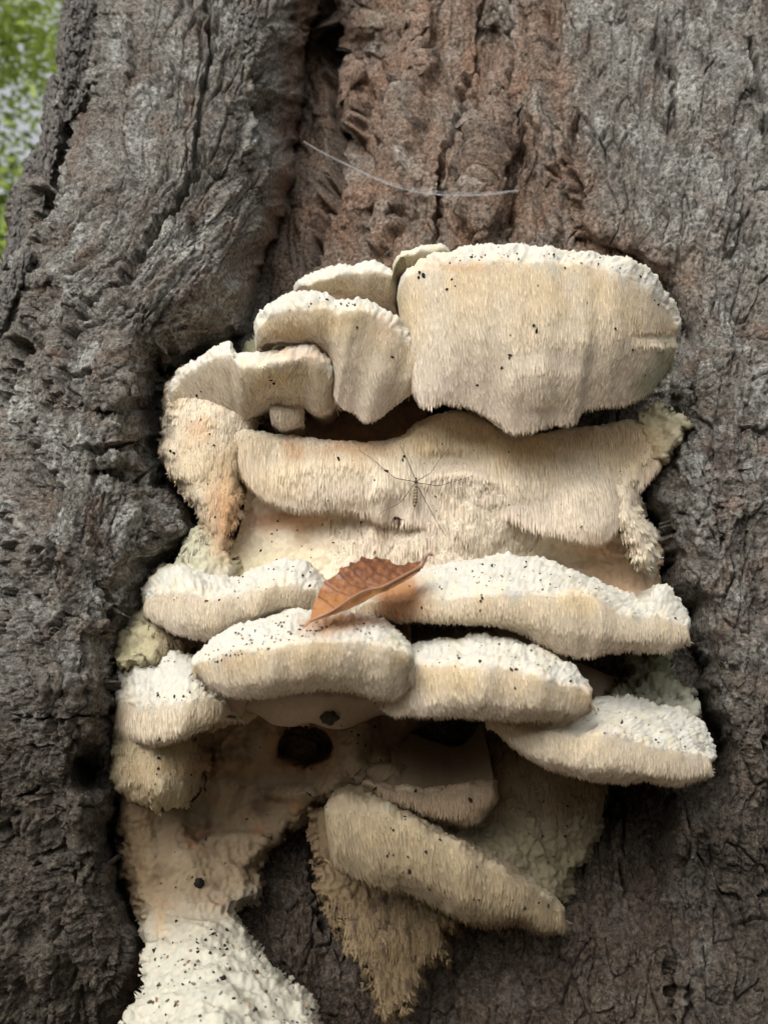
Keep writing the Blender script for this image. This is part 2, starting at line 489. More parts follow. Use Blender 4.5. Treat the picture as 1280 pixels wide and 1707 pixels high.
for ln, w, dep in CR:
    x0, x1 = min(p[0] for p in ln) - 60, max(p[0] for p in ln) + 60
    y0, y1 = min(p[1] for p in ln) - 60, max(p[1] for p in ln) + 60
    ri = np.where((rows > y0) & (rows < y1))[0]
    if not len(ri):
        continue
    rs = slice(ri[0], ri[-1] + 1)
    qx, qy = PX[rs] + 10 * n2(PX[rs] / 18, PY[rs] / 18, 81), PY[rs] + 10 * n2(PX[rs] / 18, PY[rs] / 18, 82)
    dd, ps = seg_dist(qx, qy, ln)
    ww = w * 1.3 * (.55 + .9 * np.abs(n2(ps * len(ln) * 1.6, ps * 0 + w, 83))) * (.35 + .65 * np.sqrt(np.clip(np.sin(np.pi * np.clip(ps, .02, .98)), 0, 1)))
    H[rs] -= dep * (1 - ss(.5, 1.2, dd / ww)) * 1.25
    H[rs] += (.0012 if dep > 0 else 0) * ss(3.2, 1.3, dd / ww) * ss(.9, 1.3, dd / ww)
vis = ss(-200, -20, PY) * ss(1950, 1730, PY) * ss(1500, 1300, PX)
P1 = P0 + NR * (H * (.3 + .7 * vis))[..., None]

# bark colours; at the foot, dim light is mixed in as colour
def mixc(a, b, t):
    return a + (b - a) * t[..., None]


C = np.empty(PX.shape + (3,)); C[:] = (.185, .168, .148)
v1 = fbm2(A_ / 60, B_ / 90, 3, 91); v2 = fbm2(A_ / 9, B_ / 9, 3, 92, .7)
C = mixc(C, np.array([.32, .315, .295]), ss(-.05, .45, v1 + .6 * v2))                    # pale grey crust
C = mixc(C, np.array([.15, .105, .078]), ss(.05, .55, fbm2(A_ / 45, B_ / 50, 3, 93) + .4 * v2) * .8)   # brown under-bark
redm = ss(0.0, 1.0, inner * 1.0 + ss(1000, 860, PX + 50 * n2(PX / 60, PY / 60, 94)) * (1 - left) * .6) * ss(560, 420, PY)
C = mixc(C, np.array([.25, .148, .098]), np.clip(redm * (.55 + .7 * fbm2(PX / 70, PY / 80, 3, 95)), 0, 1))
C = mixc(C, np.array([.20, .18, .145]), inner * ss(.1, .5, fbm2(PX / 50, PY / 50, 3, 96)) * .5 * ss(560, 420, PY))
rr = ss(1100, 1180, PX) * right
C = mixc(C, np.array([.29, .28, .26]), ss(880, 1150, PX) * right * ss(640, 300, PY) * ss(-.35, .4, v1 + .5 * v2) * .75)
C = mixc(C, np.array([.30, .20, .155]), right * ss(600, 800, PY) * ss(0, .5, fbm2(PX / 30, PY / 50, 3, 97)) * .45)
dark = ss(-.1, .35, fbm2(PX / 28, PY / 40, 3, 98)) * right * ss(650, 800, PY) * .6
C = mixc(C, np.array([.07, .055, .05]), dark)                                            # blackened patches on the right rim
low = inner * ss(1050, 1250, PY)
C = mixc(C, np.array([.085, .062, .045]), low * .85)                                      # dark brown wood low in the cavity
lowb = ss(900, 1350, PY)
C = mixc(C, np.array([.085, .070, .055]), lowb * (1 - inner) * .92)                           # damp foot of the tree, darkened further for the dim light there
hole = np.exp(-(((PX - 150) / 28) ** 2 + ((PY - 1285) / 34) ** 2))
C = mixc(C, np.array([.02, .016, .013]), np.clip(hole * 1.4, 0, 1))
C *= (.82 + .36 * id2 * .6 + .25 * id1 * .6)[..., None] * (1 + .3 * v2)[..., None]
C *= np.array([1.12, 1.12, 1.08])

# close the trunk at the back and carry it up and down
def with_back(Pm, Cm):
    L0, R0 = Pm[:, :1], Pm[:, -1:]
    add = lambda Q, dx, dy: Q + np.array([dx, dy, 0.])
    cols = [add(L0, .22, .62), add(L0, .06, .42), add(L0, .0, .24), add(L0, -.01, .08), Pm, add(R0, .01, .08), add(R0, -.02, .25), add(R0, -.12, .45), add(R0, -.4, .62)]
    cc = [np.repeat(Cm[:, :1], 4, 1), Cm, np.repeat(Cm[:, -1:], 4, 1)]
    return np.concatenate(cols, 1), np.concatenate(cc, 1)


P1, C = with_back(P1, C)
top, bot = P1[:1].copy(), P1[-1:].copy()
ups = [top + np.array([0.05 * k, .10 * k, .7 * k]) for k in (4, 3, 2, 1)]
dns = [bot + np.array([0, 0, -.3 * k]) for k in (1, 2, 3, 4)]
P1 = np.concatenate(ups + [P1] + dns, 0)
C = np.concatenate([np.repeat(C[:1], 4, 0), C, np.repeat(C[-1:], 4, 0)], 0)
tree = empty("old_tree", (0, .3, -1.25), "massive grey-barked tree trunk with a deep reddish hollow down its middle", "tree")


def world_parent(o, par):
    o.parent = par
    o.matrix_parent_inverse = par.matrix_world.inverted()


bpy.context.view_layer.update()
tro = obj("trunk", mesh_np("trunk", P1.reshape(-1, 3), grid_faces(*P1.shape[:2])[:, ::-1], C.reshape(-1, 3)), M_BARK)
world_parent(tro, tree)

# loose plates of bark standing off the left outline
def bark_plate(outline, dep, thick, tilt, seed, label=None):
    o = np.array(outline, float)
    x0, y0, x1, y1 = o[:, 0].min() - 4, o[:, 1].min() - 4, o[:, 0].max() + 4, o[:, 1].max() + 4
    nx, ny = int((x1 - x0) / 1.5) + 2, int((y1 - y0) / 1.5) + 2
    X, Y = np.meshgrid(np.linspace(x0, x1, nx), np.linspace(y0, y1, ny))
    sd = sdf(X, Y, outline) + 3 * n2(X / 9, Y / 9, seed)
    hh = .005 * fbm2(X / 20, Y / 40, 3, seed + 1) + .0025 * fbm2(X / 7, Y / 10, 3, seed + 2) - .003 * np.clip(1 - np.abs(fbm2(X / 14, Y / 34, 2, seed + 7)) * 6, 0, 1) ** 2
    rim = np.sqrt(np.clip(1 - (1 - np.clip(sd / 7, 0, 1)) ** 2, 0, 1))
    base = dep + tilt * (X - o[:, 0].mean()) / 100
    Fp = pt(X, Y, base - thick * rim * .5 - hh)
    Bp = pt(X, Y, base + thick * rim * .5 + hh * .5)
    keep = (sd > -1)
    idx = -np.ones(X.shape, int); idx[keep] = np.arange(keep.sum())
    n = keep.sum()
    q = np.stack([idx[:-1, :-1], idx[:-1, 1:], idx[1:, 1:], idx[1:, :-1]], -1).reshape(-1, 4)
    q = q[(q >= 0).all(1)]
    V = np.concatenate([Fp[keep], Bp[keep]])
    c = np.empty((len(V), 3)); c[:] = (.17, .155, .14)
    c *= (1 + .5 * np.concatenate([fbm2(X[keep] / 12, Y[keep] / 18, 3, seed + 4)] * 2))[:, None]
    ob = obj("bark_plate", mesh_np("bark_plate", V, np.concatenate([q[:, ::-1], q + n]), c), M_BARK)
    if label:
        ob["label"] = label
    world_parent(ob, tree)


bark_plate([(108, -30), (130, -30), (124, 20), (112, 60), (104, 74), (96, 72), (99, 40)], .135, .012, -.06, 101)
bark_plate([(78, 140), (92, 120), (98, 150), (88, 215), (74, 260), (70, 215), (73, 165)], .13, .014, -.05, 111)
bark_plate([(66, 235), (84, 165), (96, 172), (102, 200), (96, 260), (84, 310), (66, 372), (50, 400), (20, 440), (2, 450), (14, 390), (24, 330), (44, 265)], .062, .016, -.05, 121, "long bark plate lifting away from the left edge")
bark_plate([(116, 10), (150, -20), (170, 30), (150, 120), (140, 175), (122, 206), (104, 206), (98, 160), (104, 80)], .05, .012, .03, 131)
bark_plate([(130, 148), (145, 132), (146, 156), (128, 190), (118, 186)], .038, .008, .0, 141)
bark_plate([(395, 20), (420, 5), (432, 40), (420, 80), (404, 70)], .006, .006, .0, 151)
bark_plate([(44, 405), (58, 420), (40, 470), (18, 520), (2, 560), (-14, 560), (-8, 500), (16, 450)], .028, .012, -.02, 161)

# ------------------------------------------------------------------ the tooth fungus
fung = empty("tooth_fungus", (0, 0.03, .1), "cream and white toothed fungus in tiered shelves growing in the trunk's hollow", "fungus")
bpy.context.view_layer.update()
WHITE = np.array([.555, .535, .465]); CREAM = np.array([.69, .59, .45]); OCHRE = np.array([.64, .48, .26]); PINK = np.array([.68, .57, .455]); RUST = np.array([.50, .25, .10])
YELL = np.array([.58, .51, .34]); LEAF_SHADE = np.array([.36, .18, .08]); GREEN = np.array([.30, .31, .19])
# stains, and the fallen leaf's shadow laid in as brown colour: (x, y, rx, ry, colour, strength)
STAINS_AND_SHADE = [(665, 995, 48, 42, LEAF_SHADE, 1.1), (575, 1035, 70, 13, LEAF_SHADE, .9), (540, 1045, 40, 18, LEAF_SHADE, .7), (375, 850, 32, 85, RUST, .75), (330, 715, 26, 26, RUST, .5), (590, 748, 70, 14, RUST, .5), (490, 748, 20, 22, RUST, .5), (700, 735, 40, 20, OCHRE, .6), (460, 800, 50, 30, OCHRE, .4), (480, 870, 70, 18, RUST, .4), (860, 745, 120, 22, OCHRE, .5), (990, 905, 60, 20, RUST, .35), (560, 535, 60, 22, OCHRE, .6), (480, 545, 50, 14, OCHRE, .6), (470, 625, 60, 12, OCHRE, .5),
          (1050, 745, 60, 50, OCHRE, .5), (760, 443, 70, 9, RUST, .35), (690, 520, 20, 60, OCHRE, .3), (640, 545, 22, 22, RUST, .25), (960, 1000, 40, 18, OCHRE, .6), (1095, 640, 40, 28, GREEN, .8), (1110, 600, 16, 40, GREEN, .8),
          (1060, 700, 60, 14, GREEN, .35), (1090, 550, 60, 9, RUST, .3), (500, 590, 60, 14, RUST, .35), (560, 1000, 20, 20, WHITE, .0), (350, 775, 80, 50, OCHRE, .35), (225, 1380, 34, 160, np.array([.20, .13, .06]), .4), (268, 1540, 8, 34, np.array([.36, .22, .09]), .5),
          (1050, 730, 50, 20, RUST, .15), (980, 1150, 16, 14, RUST, .35), (310, 1280, 120, 10, RUST, .25), (690, 1130, 10, 50, WHITE, .3), (380, 1100, 10, 10, RUST, .3)]


def to_px(P):
    v = P - CAM
    zc = v @ FWD
    return 640 + (v[..., 0] / zc) / TH * 853.5, 853.5 - (v @ UPV) / zc / TH * 853.5


def stain_and_shade(P, c):
    x, y = to_px(P)
    x = x + 10 * n2(x / 30, y / 30, 201) + 5 * n2(x / 9, y / 9, 203); y = y + 10 * n2(x / 30, y / 30, 202)
    for (sx, sy, rx, ry, sc, st) in STAINS_AND_SHADE:
        w = np.clip(np.exp(-(((x - sx) / rx) ** 2 + ((y - sy) / ry) ** 2) ** 1.5) * st, 0, 1)
        c = mixc(c, sc, w)
    return c


TOTAL = {"teeth": 0}


def teeth(P, Nn, mask, length, col, parent, hug=None, dens=1.0, rad=.00052, out=.04, seed=1, tipcol=None):
    """scatter hanging spines over the grid P (r,c,3); mask, length (m) per grid node"""
    rng = np.random.default_rng(seed)
    a = np.linalg.norm(np.cross(P[:-1, 1:] - P[:-1, :-1], P[1:, :-1] - P[:-1, :-1]), axis=-1) * 1e6
    mk = mask[:-1, :-1] * (a > 0)
    ex = a * mk * dens
    cnt = np.floor(ex + rng.random(ex.shape)).astype(int)
    cnt = np.minimum(cnt, 12)
    ii, jj = np.nonzero(cnt)
    rep = cnt[ii, jj]
    ii = np.repeat(ii, rep); jj = np.repeat(jj, rep)
    n = len(ii)
    if n == 0:
        return
    u = rng.random(n)[:, None]; v = rng.random(n)[:, None]
    lerp = lambda G: (G[ii, jj] * (1 - u) * (1 - v) + G[ii, jj + 1] * u * (1 - v) + G[ii + 1, jj] * (1 - u) * v + G[ii + 1, jj + 1] * u * v)
    p = lerp(P); nn = lerp(Nn); nn /= np.maximum(np.linalg.norm(nn, axis=1, keepdims=True), 1e-9)
    L = (length[ii, jj] * (.65 + .6 * rng.random(n)))[:, None]
    c = col[ii, jj] * (.90 + .22 * rng.random((n, 1))) * np.where(rng.random((n, 1)) < .13, .62, 1.0)  # a few teeth coloured darker to stand for shaded gaps
    o = out * (.5 + .9 * rng.random((n, 1)))
    hg = .8 if hug is None else hug[ii, jj][:, None]
    dn = np.array([0, 0, -1.0]) + nn * np.where(nn[:, 2:3] > 0, 1.0, hg) * nn[:, 2:3]
    dn /= np.maximum(np.linalg.norm(dn, axis=1, keepdims=True), .2)
    d = dn + nn * o + rng.normal(size=(n, 3)) * .014
    d /= np.linalg.norm(d, axis=1, keepdims=True)
    R = (rad * (.7 + .6 * rng.random(n)))[:, None]
    s = np.cross(d, np.array([0.3, 1.0, 0.1])); s /= np.linalg.norm(s, axis=1, keepdims=True)
    t = np.cross(d, s)
    L = L * (.8 + .2 * ss(-.75, -.2, nn[:, 2:3]))
    root = p - nn * .0003 - d * .0008
    V = []
    bend = -nn * .05 * L + nn * .03 * L * rng.normal(size=(n, 1))
    ph = rng.random(n)[:, None] * 6.28
    for (fr, rr) in ((0, 1.15), (.6, .85)):
        for k in range(3):
            an = ph + k * 2.0944
            V.append(root + d * L * fr + bend * fr + (s * np.cos(an) + t * np.sin(an)) * R * rr)
    V.append(root + d * L + bend * .6)
    V = np.stack(V, 1)
    base = (np.arange(n) * 7)[:, None, None]
    F = np.array([(0, 1, 4), (0, 4, 3), (1, 2, 5), (1, 5, 4), (2, 0, 3), (2, 3, 5), (3, 4, 6), (4, 5, 6), (5, 3, 6)])
    Fa = (base + F[None]).reshape(-1, 3)
    cc = np.repeat(c[:, None], 7, 1)
    tc = tipcol if tipcol is not None else OCHRE
    cc[:, 6] = cc[:, 6] * .75 + tc * .25
    cc[:, :3] *= .82  # roots darkened in colour for the shade between teeth
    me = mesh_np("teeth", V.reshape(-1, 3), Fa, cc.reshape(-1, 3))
    own = V - (root + d * L * .5)[:, None]; own -= d[:, None] * (own * d[:, None]).sum(-1, keepdims=True)
    own /= np.maximum(np.linalg.norm(own, axis=-1, keepdims=True), 1e-9)
    cn = own * .36 + nn[:, None] * .95; cn /= np.linalg.norm(cn, axis=-1, keepdims=True)
    me.normals_split_custom_set_from_vertices(cn.reshape(-1, 3).tolist())
    o_ = obj("teeth", me, M_TEETH, kind="stuff")
    o_.parent = parent
    TOTAL["teeth"] += n


def dent(P, Nn, bumps):
    if not bumps:
        return P
    x, y = to_px(P)
    h = 0
    for (bx, by, rx, ry, hh) in bumps:
        q = ((x - bx) / rx) ** 2 + ((y - by) / ry) ** 2
        h = h + hh * np.exp(-q ** 2)
    return P + Nn * h[..., None]


def shelf(name, T, Cc, B, dT, dC, dB, label=None, bulge=.005, back=.06, tslope=.12, uslope=.6, tlen=.0055, dens=1.0, ochre=.6, base=CREAM, under=PINK, top=WHITE, crust=1.0, seed=1, whiteband=1.0, tv=(.8, 3.2), wob=1.0, step=2.6, bumps=(), eround=24, edeep=.035):
    T = np.array(T, float); Cc = np.array(Cc, float); B = np.array(B, float)
    ln = max(np.hypot(*np.diff(L, axis=0).T).sum() for L in (T, B))
    n = max(int(ln / step), 12)
    T, Cc, B = resamp(T, n), resamp(Cc, n), resamp(B, n)
    s = np.linspace(0, 1, n)
    dep = lambda d: crom(np.array(d, float)[:, None], n)[:, 0] if np.ndim(d) else np.full(n, float(d))
    w1 = .0035 * n2(s * ln / 60, s * 0, seed + 1) * wob
    pT, pC, pB = pt(T[:, 0], T[:, 1] + 3 * n2(s * ln / 40, s * 0, seed + 4), dep(dT) + w1), pt(Cc[:, 0], Cc[:, 1] + 4 * n2(s * ln / 30, s * 0, seed + 5) + 1.2 * n2(s * ln / 14, s * 0, seed + 6), dep(dC) + w1), pt(B[:, 0], B[:, 1] + 2.5 * n2(s * ln / 25, s * 0, seed + 7), dep(dB) + w1 * .6)
    px_ = s * ln
    er = np.maximum(np.clip(1 - px_ / eround, 0, 1), np.clip(1 - (ln - px_) / eround, 0, 1))
    eb = (edeep * (1 - np.sqrt(1 - er ** 2 * .999)))[:, None] * np.array([0, 1.0, 0])
    pT = pT + eb; pC = pC + eb; pB = pB + eb
    Mm = (pC + pB) / 2
    dirv = pB - pC
    nrm = np.cross(dirv, np.array([1.0, 0, 0])); nrm /= np.maximum(np.linalg.norm(nrm, axis=1, keepdims=True), 1e-9)
    nrm = np.where(nrm[:, 1:2] > 0, -nrm, nrm)
    taper = np.sqrt(np.clip(np.sin(np.pi * np.clip(s, .01, .99)), 0, 1))[:, None]
    Mm = Mm + nrm * bulge * taper
    dbk = back - pT[:, 1]
    TB = pT + np.stack([0 * dbk, dbk, dbk * tslope], 1)
    T2 = pT + np.stack([0 * dbk, 0 * dbk + .010, .010 * tslope + 0 * dbk - .001], 1)
    db2 = back - pB[:, 1]
    UB = pB + np.stack([0 * db2, db2, db2 * uslope], 1)
    B2 = pB + np.stack([0 * db2, 0 * db2 + .006, .006 * uslope * .5 + 0 * db2], 1)
    lpx = lambda a, b: max(int(np.median(np.hypot(*(b - a).T)) / step), 4)
    keys = [(TB, T2, 14, -1.6, -.5), (T2, pT, 4, -.5, 0), (pT, pC, lpx(T, Cc), 0, 1), (pC, Mm, lpx(Cc, B) // 2 + 2, 1, 2), (Mm, pB, lpx(Cc, B) // 2 + 2, 2, 3), (pB, B2, 4, 3, 3.4), (B2, UB, 12, 3.4, 5)]
    K = np.stack([TB, T2, pT, pC, Mm, pB, B2, UB], 0)
    cr_t = []
    for i, (a, b, k, v0, v1) in enumerate(keys):
        cr_t.append(i + np.arange(k) / k)
    cr_t = np.concatenate(cr_t + [[len(keys)]])
    vpos = np.interp(cr_t, range(8), [-1.6, -.5, 0, 1, 2, 3, 3.4, 5])
    i = np.minimum(cr_t.astype(int), 6); f = (cr_t - i)[:, None, None]
    gk = lambda j: K[np.clip(j, 0, 7)]
    # centripetal-like tangents: limited by the shorter neighbour
    def tang(j):
        a, b, c = gk(j - 1), gk(j), gk(j + 1)
        l1 = np.linalg.norm(b - a, axis=-1, keepdims=True) + 1e-6; l2 = np.linalg.norm(c - b, axis=-1, keepdims=True) + 1e-6
        dirn = (b - a) / l1 + (c - b) / l2
        return dirn * .5 * np.minimum(l1, l2), l1, l2
    m1, _, _ = tang(i); m2, _, _ = tang(i + 1)
    p1, p2 = gk(i), gk(i + 1)
    P = (2 * f ** 3 - 3 * f ** 2 + 1) * p1 + (f ** 3 - 2 * f ** 2 + f) * m1 + (-2 * f ** 3 + 3 * f ** 2) * p2 + (f ** 3 - f ** 2) * m2
    Nn = grid_normals(P)
    flip = np.sign((Nn * (np.array([0, -1.0, 0.0]))).sum(-1)[np.abs(vpos - 1.5).argmin()].mean())
    Nn = Nn * flip
    vv = vpos[:, None] * np.ones(n)[None]
    topw = ss(1.12, .82, vv)
    # crust: lumps, crumbs and pits on the upper face; gentle waves below
    lump = fbm3(P, 70, 3, seed, .6); crumb = n3(P, 330, seed + 2); crumb2 = n3(P, 620, seed + 3)
    h = lump * .004 * crust * (.22 + .78 * topw) + topw * crust * (.0017 * np.maximum(crumb, -.3) + .0014 * crumb2)
    fade = np.clip(np.sin(np.pi * np.clip(s, 0, 1)) * 6, 0, 1)[None]
    P = P + Nn * (h * fade)[..., None]
    P = dent(P, Nn, bumps)
    nz = fbm3(P, 45, 3, seed + 8); nf = fbm3(P, 160, 2, seed + 9)
    ncol = n2(s * ln / 60, s * 0 + seed, 5)[None] * np.ones_like(vv)
    c = np.empty(P.shape); c[:] = under
    och = ss(.92, 1.05, vv) * ss(2.3, 1.35, vv) * ochre * np.clip(.65 + 1.0 * nz + .5 * ncol, 0, 1)
    c = mixc(c, base, ss(3.0, 1.7, vv + nz * .5))
    c = mixc(c, OCHRE, och)
    edge = .90 + .40 * nf + .3 * n2(s * ln / 12, s * 0, seed + 11)[None]
    c = mixc(c, top, ss(edge + .38, edge - .38, vv) * whiteband)
    c = mixc(c, np.array([.62, .57, .46]), topw * ss(.15, .6, nf) * .5)
    c = mixc(c, YELL, topw * ss(.0, .45, nz) * .55)
    c = mixc(c, np.array([.40, .385, .33]), topw * ss(.1, .5, fbm3(P, 260, 2, seed + 14)) * .45)
    c = stain_and_shade(P, c)
    flesh = c * (1 - .26 * ss(tv[0], tv[0] + .3, vv + .2 * nf) * ss(tv[1], tv[1] - .2, vv))[..., None]  # flesh under the teeth darkened to paint in gap shade
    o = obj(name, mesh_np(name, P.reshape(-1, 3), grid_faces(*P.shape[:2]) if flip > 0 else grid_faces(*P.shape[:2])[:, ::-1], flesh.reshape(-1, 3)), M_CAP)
    if label:
        o["label"] = label
    world_parent(o, fung)
    bpy.context.view_layer.update()
    Ln = tlen * np.interp(vv, [.8, 1.0, 1.3, 1.9, 2.7, 3.1, 3.3], [.15, .4, .9, 1.1, 1.0, .85, .6])
    mk = ss(tv[0], tv[0] + .25, vv + .2 * nf) * ss(tv[1], tv[1] - .2, vv) * (s > .004)[None] * (s < .996)[None]
    Nt = grid_normals(P) * flip
    holder = o
    teeth(P, Nt, mk, Ln, c, holder, hug=.93 * ss(3.05, 2.75, vv), dens=dens, seed=seed)
    o.children[-1].matrix_parent_inverse = o.matrix_world.inverted() if o.children else None
    return o


def relief(name, poly, ctrl, w=30, drop=.05, step=2.6, toothmask=None, tlen=.006, dens=.7, colour=None, label=None, seed=1, rough=1.0, wobble=7, out=.05, bumps=()):
    """a patch of flesh clothing the wood: outline polygon, depth controls, rounded edges sinking into the wood"""
    o_ = np.array(poly, float)
    x0, y0, x1, y1 = o_[:, 0].min() - 14, o_[:, 1].min() - 14, o_[:, 0].max() + 14, o_[:, 1].max() + 14
    X, Y = np.meshgrid(np.arange(x0, x1, step), np.arange(y0, y1, step))
    sd = sdf(X, Y, poly) + wobble * n2(X / 24, Y / 24, seed) + wobble * .6 * n2(X / 8, Y / 8, seed + 1)
    d = tps(ctrl, X, Y)
    pr = lobe_prof(sd + 4, w)
    d = d + drop * (1 - pr)
    P = pt(X, Y, d)
    Nn = grid_normals(P); Nn = np.where(Nn[..., 1:2] > 0, -Nn, Nn)
    h = fbm3(P, 60, 4, seed + 2, .55) * .006 * rough + .0012 * rough * n3(P, 350, seed + 3)
    P = P + Nn * h[..., None]
    P = dent(P, Nn, bumps)
    c = colour(X, Y, P)
    c = stain_and_shade(P, c)
    keep = sd > -4
    idx = -np.ones(X.shape, int); idx[keep] = np.arange(keep.sum())
    q = np.stack([idx[:-1, :-1], idx[:-1, 1:], idx[1:, 1:], idx[1:, :-1]], -1).reshape(-1, 4)
    q = q[(q >= 0).all(1)]
    o = obj(name, mesh_np(name, P[keep], q[:, ::-1], c[keep]), M_CAP)
    if label:
        o["label"] = label
    world_parent(o, fung)
    bpy.context.view_layer.update()
    if toothmask is not None:
        mk = toothmask(X, Y) * (sd > 2)
        teeth(P, Nn, mk, np.full(X.shape, tlen), c, o, dens=dens, seed=seed, out=out)
        o.children[-1].matrix_parent_inverse = o.matrix_world.inverted()
    return o


def nmask(X, Y, lo=-.1, hi=.2, f=40, seed=3):
    return ss(lo, hi, fbm2(X / f, Y / f, 2, seed))


# --- flesh lining the hollow
def col_mid(X, Y, P):
    n = fbm3(P, 50, 3, 301)
    c = np.empty(P.shape); c[:] = CREAM
    c = mixc(c, PINK, ss(-.1, .4, n))
    c = mixc(c, YELL, ss(880, 930, Y + 30 * n) * ss(600, 480, X) * .9)
    c = mixc(c, np.array([.42, .26, .18]), ss(26, 0, np.abs(Y - 862 + .08 * (X - 480))) * ss(400, 430, X) * ss(570, 520, X) * .8)
    c = mixc(c, np.array([.50, .38, .25]), ss(.1, .5, fbm3(P, 90, 3, 303)) * .6)
    c = mixc(c, np.array([.55, .36, .22]), ss(930, 1010, X) * ss(880, 920, Y) * .7)
    return c


relief("back_flesh", [(330, 830), (420, 780), (600, 770), (900, 790), (1060, 820), (1100, 900), (1105, 1010), (1000, 1040), (600, 1040), (330, 1010), (290, 960), (335, 900)],
       [(350, 830, -.005), (420, 880, .0), (500, 930, -.01), (500, 1010, -.02), (600, 850, -.026), (700, 880, -.033), (800, 900, -.034), (900, 900, -.018), (900, 940, -.002), (1000, 940, .01), (1080, 980, .01), (700, 980, -.025), (900, 1000, .0), (330, 960, -.015)],
       w=30, drop=.04, toothmask=lambda X, Y: ss(545, 570, X + 12 * n2(Y / 20, X / 40, 5)) * ss(905, 880, X + 10 * n2(Y / 20, X / 40, 6) + .9 * (Y - 900)) * nmask(X, Y, -.45, -.2, 30), tlen=.008, dens=.7, colour=col_mid, seed=11,
       label="recessed cream flesh between the middle band and the lower shelves")


def col_base(X, Y, P):
    n = fbm3(P, 40, 4, 311, .6); m = fbm3(P, 150, 3, 313, .6)
    c = np.empty(P.shape); c[:] = (.20, .15, .092)  # brown flesh lowered further to hold the shade of the recess
    c = mixc(c, np.array([.105, .065, .038]), ss(.0, .4, n))
    c = mixc(c, np.array([.24, .18, .115]), ss(.05, .45, -n))
    c = mixc(c, np.array([.19, .10, .06]), ss(.30, .55, m) * ss(1560, 1480, Y) * .8)
    lo = ss(1475, 1610, Y + .15 * (X - 300) + 30 * n) * ss(560, 500, X)
    c = mixc(c, np.array([.50, .475, .385]), lo)
    c = mixc(c, np.array([.62, .52, .36]), lo * ss(.1, .5, m) * .5)
    c = mixc(c, np.array([.16, .14, .11]), ss(30, 8, np.hypot((X - 425) * .8, Y - 1500)) * .8)
    hol = np.hypot((X - 507) / 42, (Y - 1243) / 34) + .25 * n2(X / 12, Y / 12, 7)
    c = mixc(c, np.array([.26, .13, .06]), ss(1.9, 1.1, hol + .5 * m) * .6)
    c = mixc(c, np.array([.045, .026, .018]), ss(1.15, .95, hol))
    c = mixc(c, np.array([.24, .13, .065]), ss(.15, .5, fbm2(X / 60, Y / 30, 3, 317)) * ss(1560, 1450, Y) * .7)
    cav = sdf(X, Y, [(640, 1200), (830, 1195), (870, 1240), (835, 1285), (780, 1303), (720, 1303), (680, 1260)])
    c = mixc(c, np.array([.20, .13, .085]), ss(-8, 12, cav) * .75)
    return c


relief("base_flesh", [(206, 1190), (330, 1160), (500, 1150), (700, 1160), (860, 1190), (870, 1270), (850, 1340), (700, 1350), (600, 1310), (545, 1335), (505, 1370), (470, 1400), (430, 1450), (440, 1490), (398, 1520), (420, 1565), (455, 1610), (500, 1650), (527, 1670),
                       (540, 1760), (540, 1900), (150, 1900), (195, 1740), (215, 1680), (236, 1640), (242, 1580), (228, 1520), (196, 1450), (192, 1380)],
       [(210, 1200, .02), (330, 1200, .03), (500, 1170, .03), (640, 1190, .03), (700, 1180, .05), (840, 1200, .07), (505, 1243, .05), (455, 1240, .035), (560, 1240, .025), (600, 1290, .015), (740, 1240, .085), (760, 1270, .065), (700, 1320, .012), (840, 1330, .02),
        (220, 1350, .03), (330, 1330, .045), (450, 1330, .055), (230, 1480, .03), (330, 1480, .025), (420, 1480, .03), (260, 1580, -.01), (350, 1560, -.015), (410, 1560, .0), (250, 1690, -.07), (360, 1680, -.10), (480, 1690, -.07), (370, 1850, -.17), (520, 1850, -.12), (200, 1850, -.13)],
       w=34, drop=.05, toothmask=None, colour=col_base, seed=21, rough=1.05,
       bumps=[(503, 1243, 40, 27, -.016), (590, 1225, 26, 60, .012), (445, 1225, 30, 46, .008), (640, 1292, 60, 16, .007), (300, 1430, 60, 36, .006), (380, 1290, 24, 60, .006), (330, 1360, 20, 40, -.006), (480, 1320, 50, 16, .008), (745, 1245, 60, 34, -.02), (400, 1400, 60, 14, .005), (270, 1400, 16, 60, -.005), (340, 1520, 40, 12, -.003)], label="brownish base flesh, its colour darkened for shade, running down into a white speckled tongue")

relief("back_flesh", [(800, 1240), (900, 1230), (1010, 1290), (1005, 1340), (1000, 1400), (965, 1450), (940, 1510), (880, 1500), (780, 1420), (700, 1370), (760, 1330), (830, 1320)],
       [(820, 1260, .03), (900, 1260, .02), (1000, 1310, .04), (980, 1420, .04), (880, 1400, .012), (780, 1360, .015), (930, 1490, .02), (840, 1350, .02)], w=20, drop=.04,
       toothmask=lambda X, Y: ss(1360, 1330, Y + 14 * n2(X / 20, Y / 20, 8)), tlen=.009, dens=.65,
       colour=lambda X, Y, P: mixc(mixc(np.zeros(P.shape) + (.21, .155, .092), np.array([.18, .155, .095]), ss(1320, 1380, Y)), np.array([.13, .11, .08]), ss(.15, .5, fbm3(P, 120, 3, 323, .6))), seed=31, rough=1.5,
       label="greyish mossy flesh behind the slanting lower shelf")

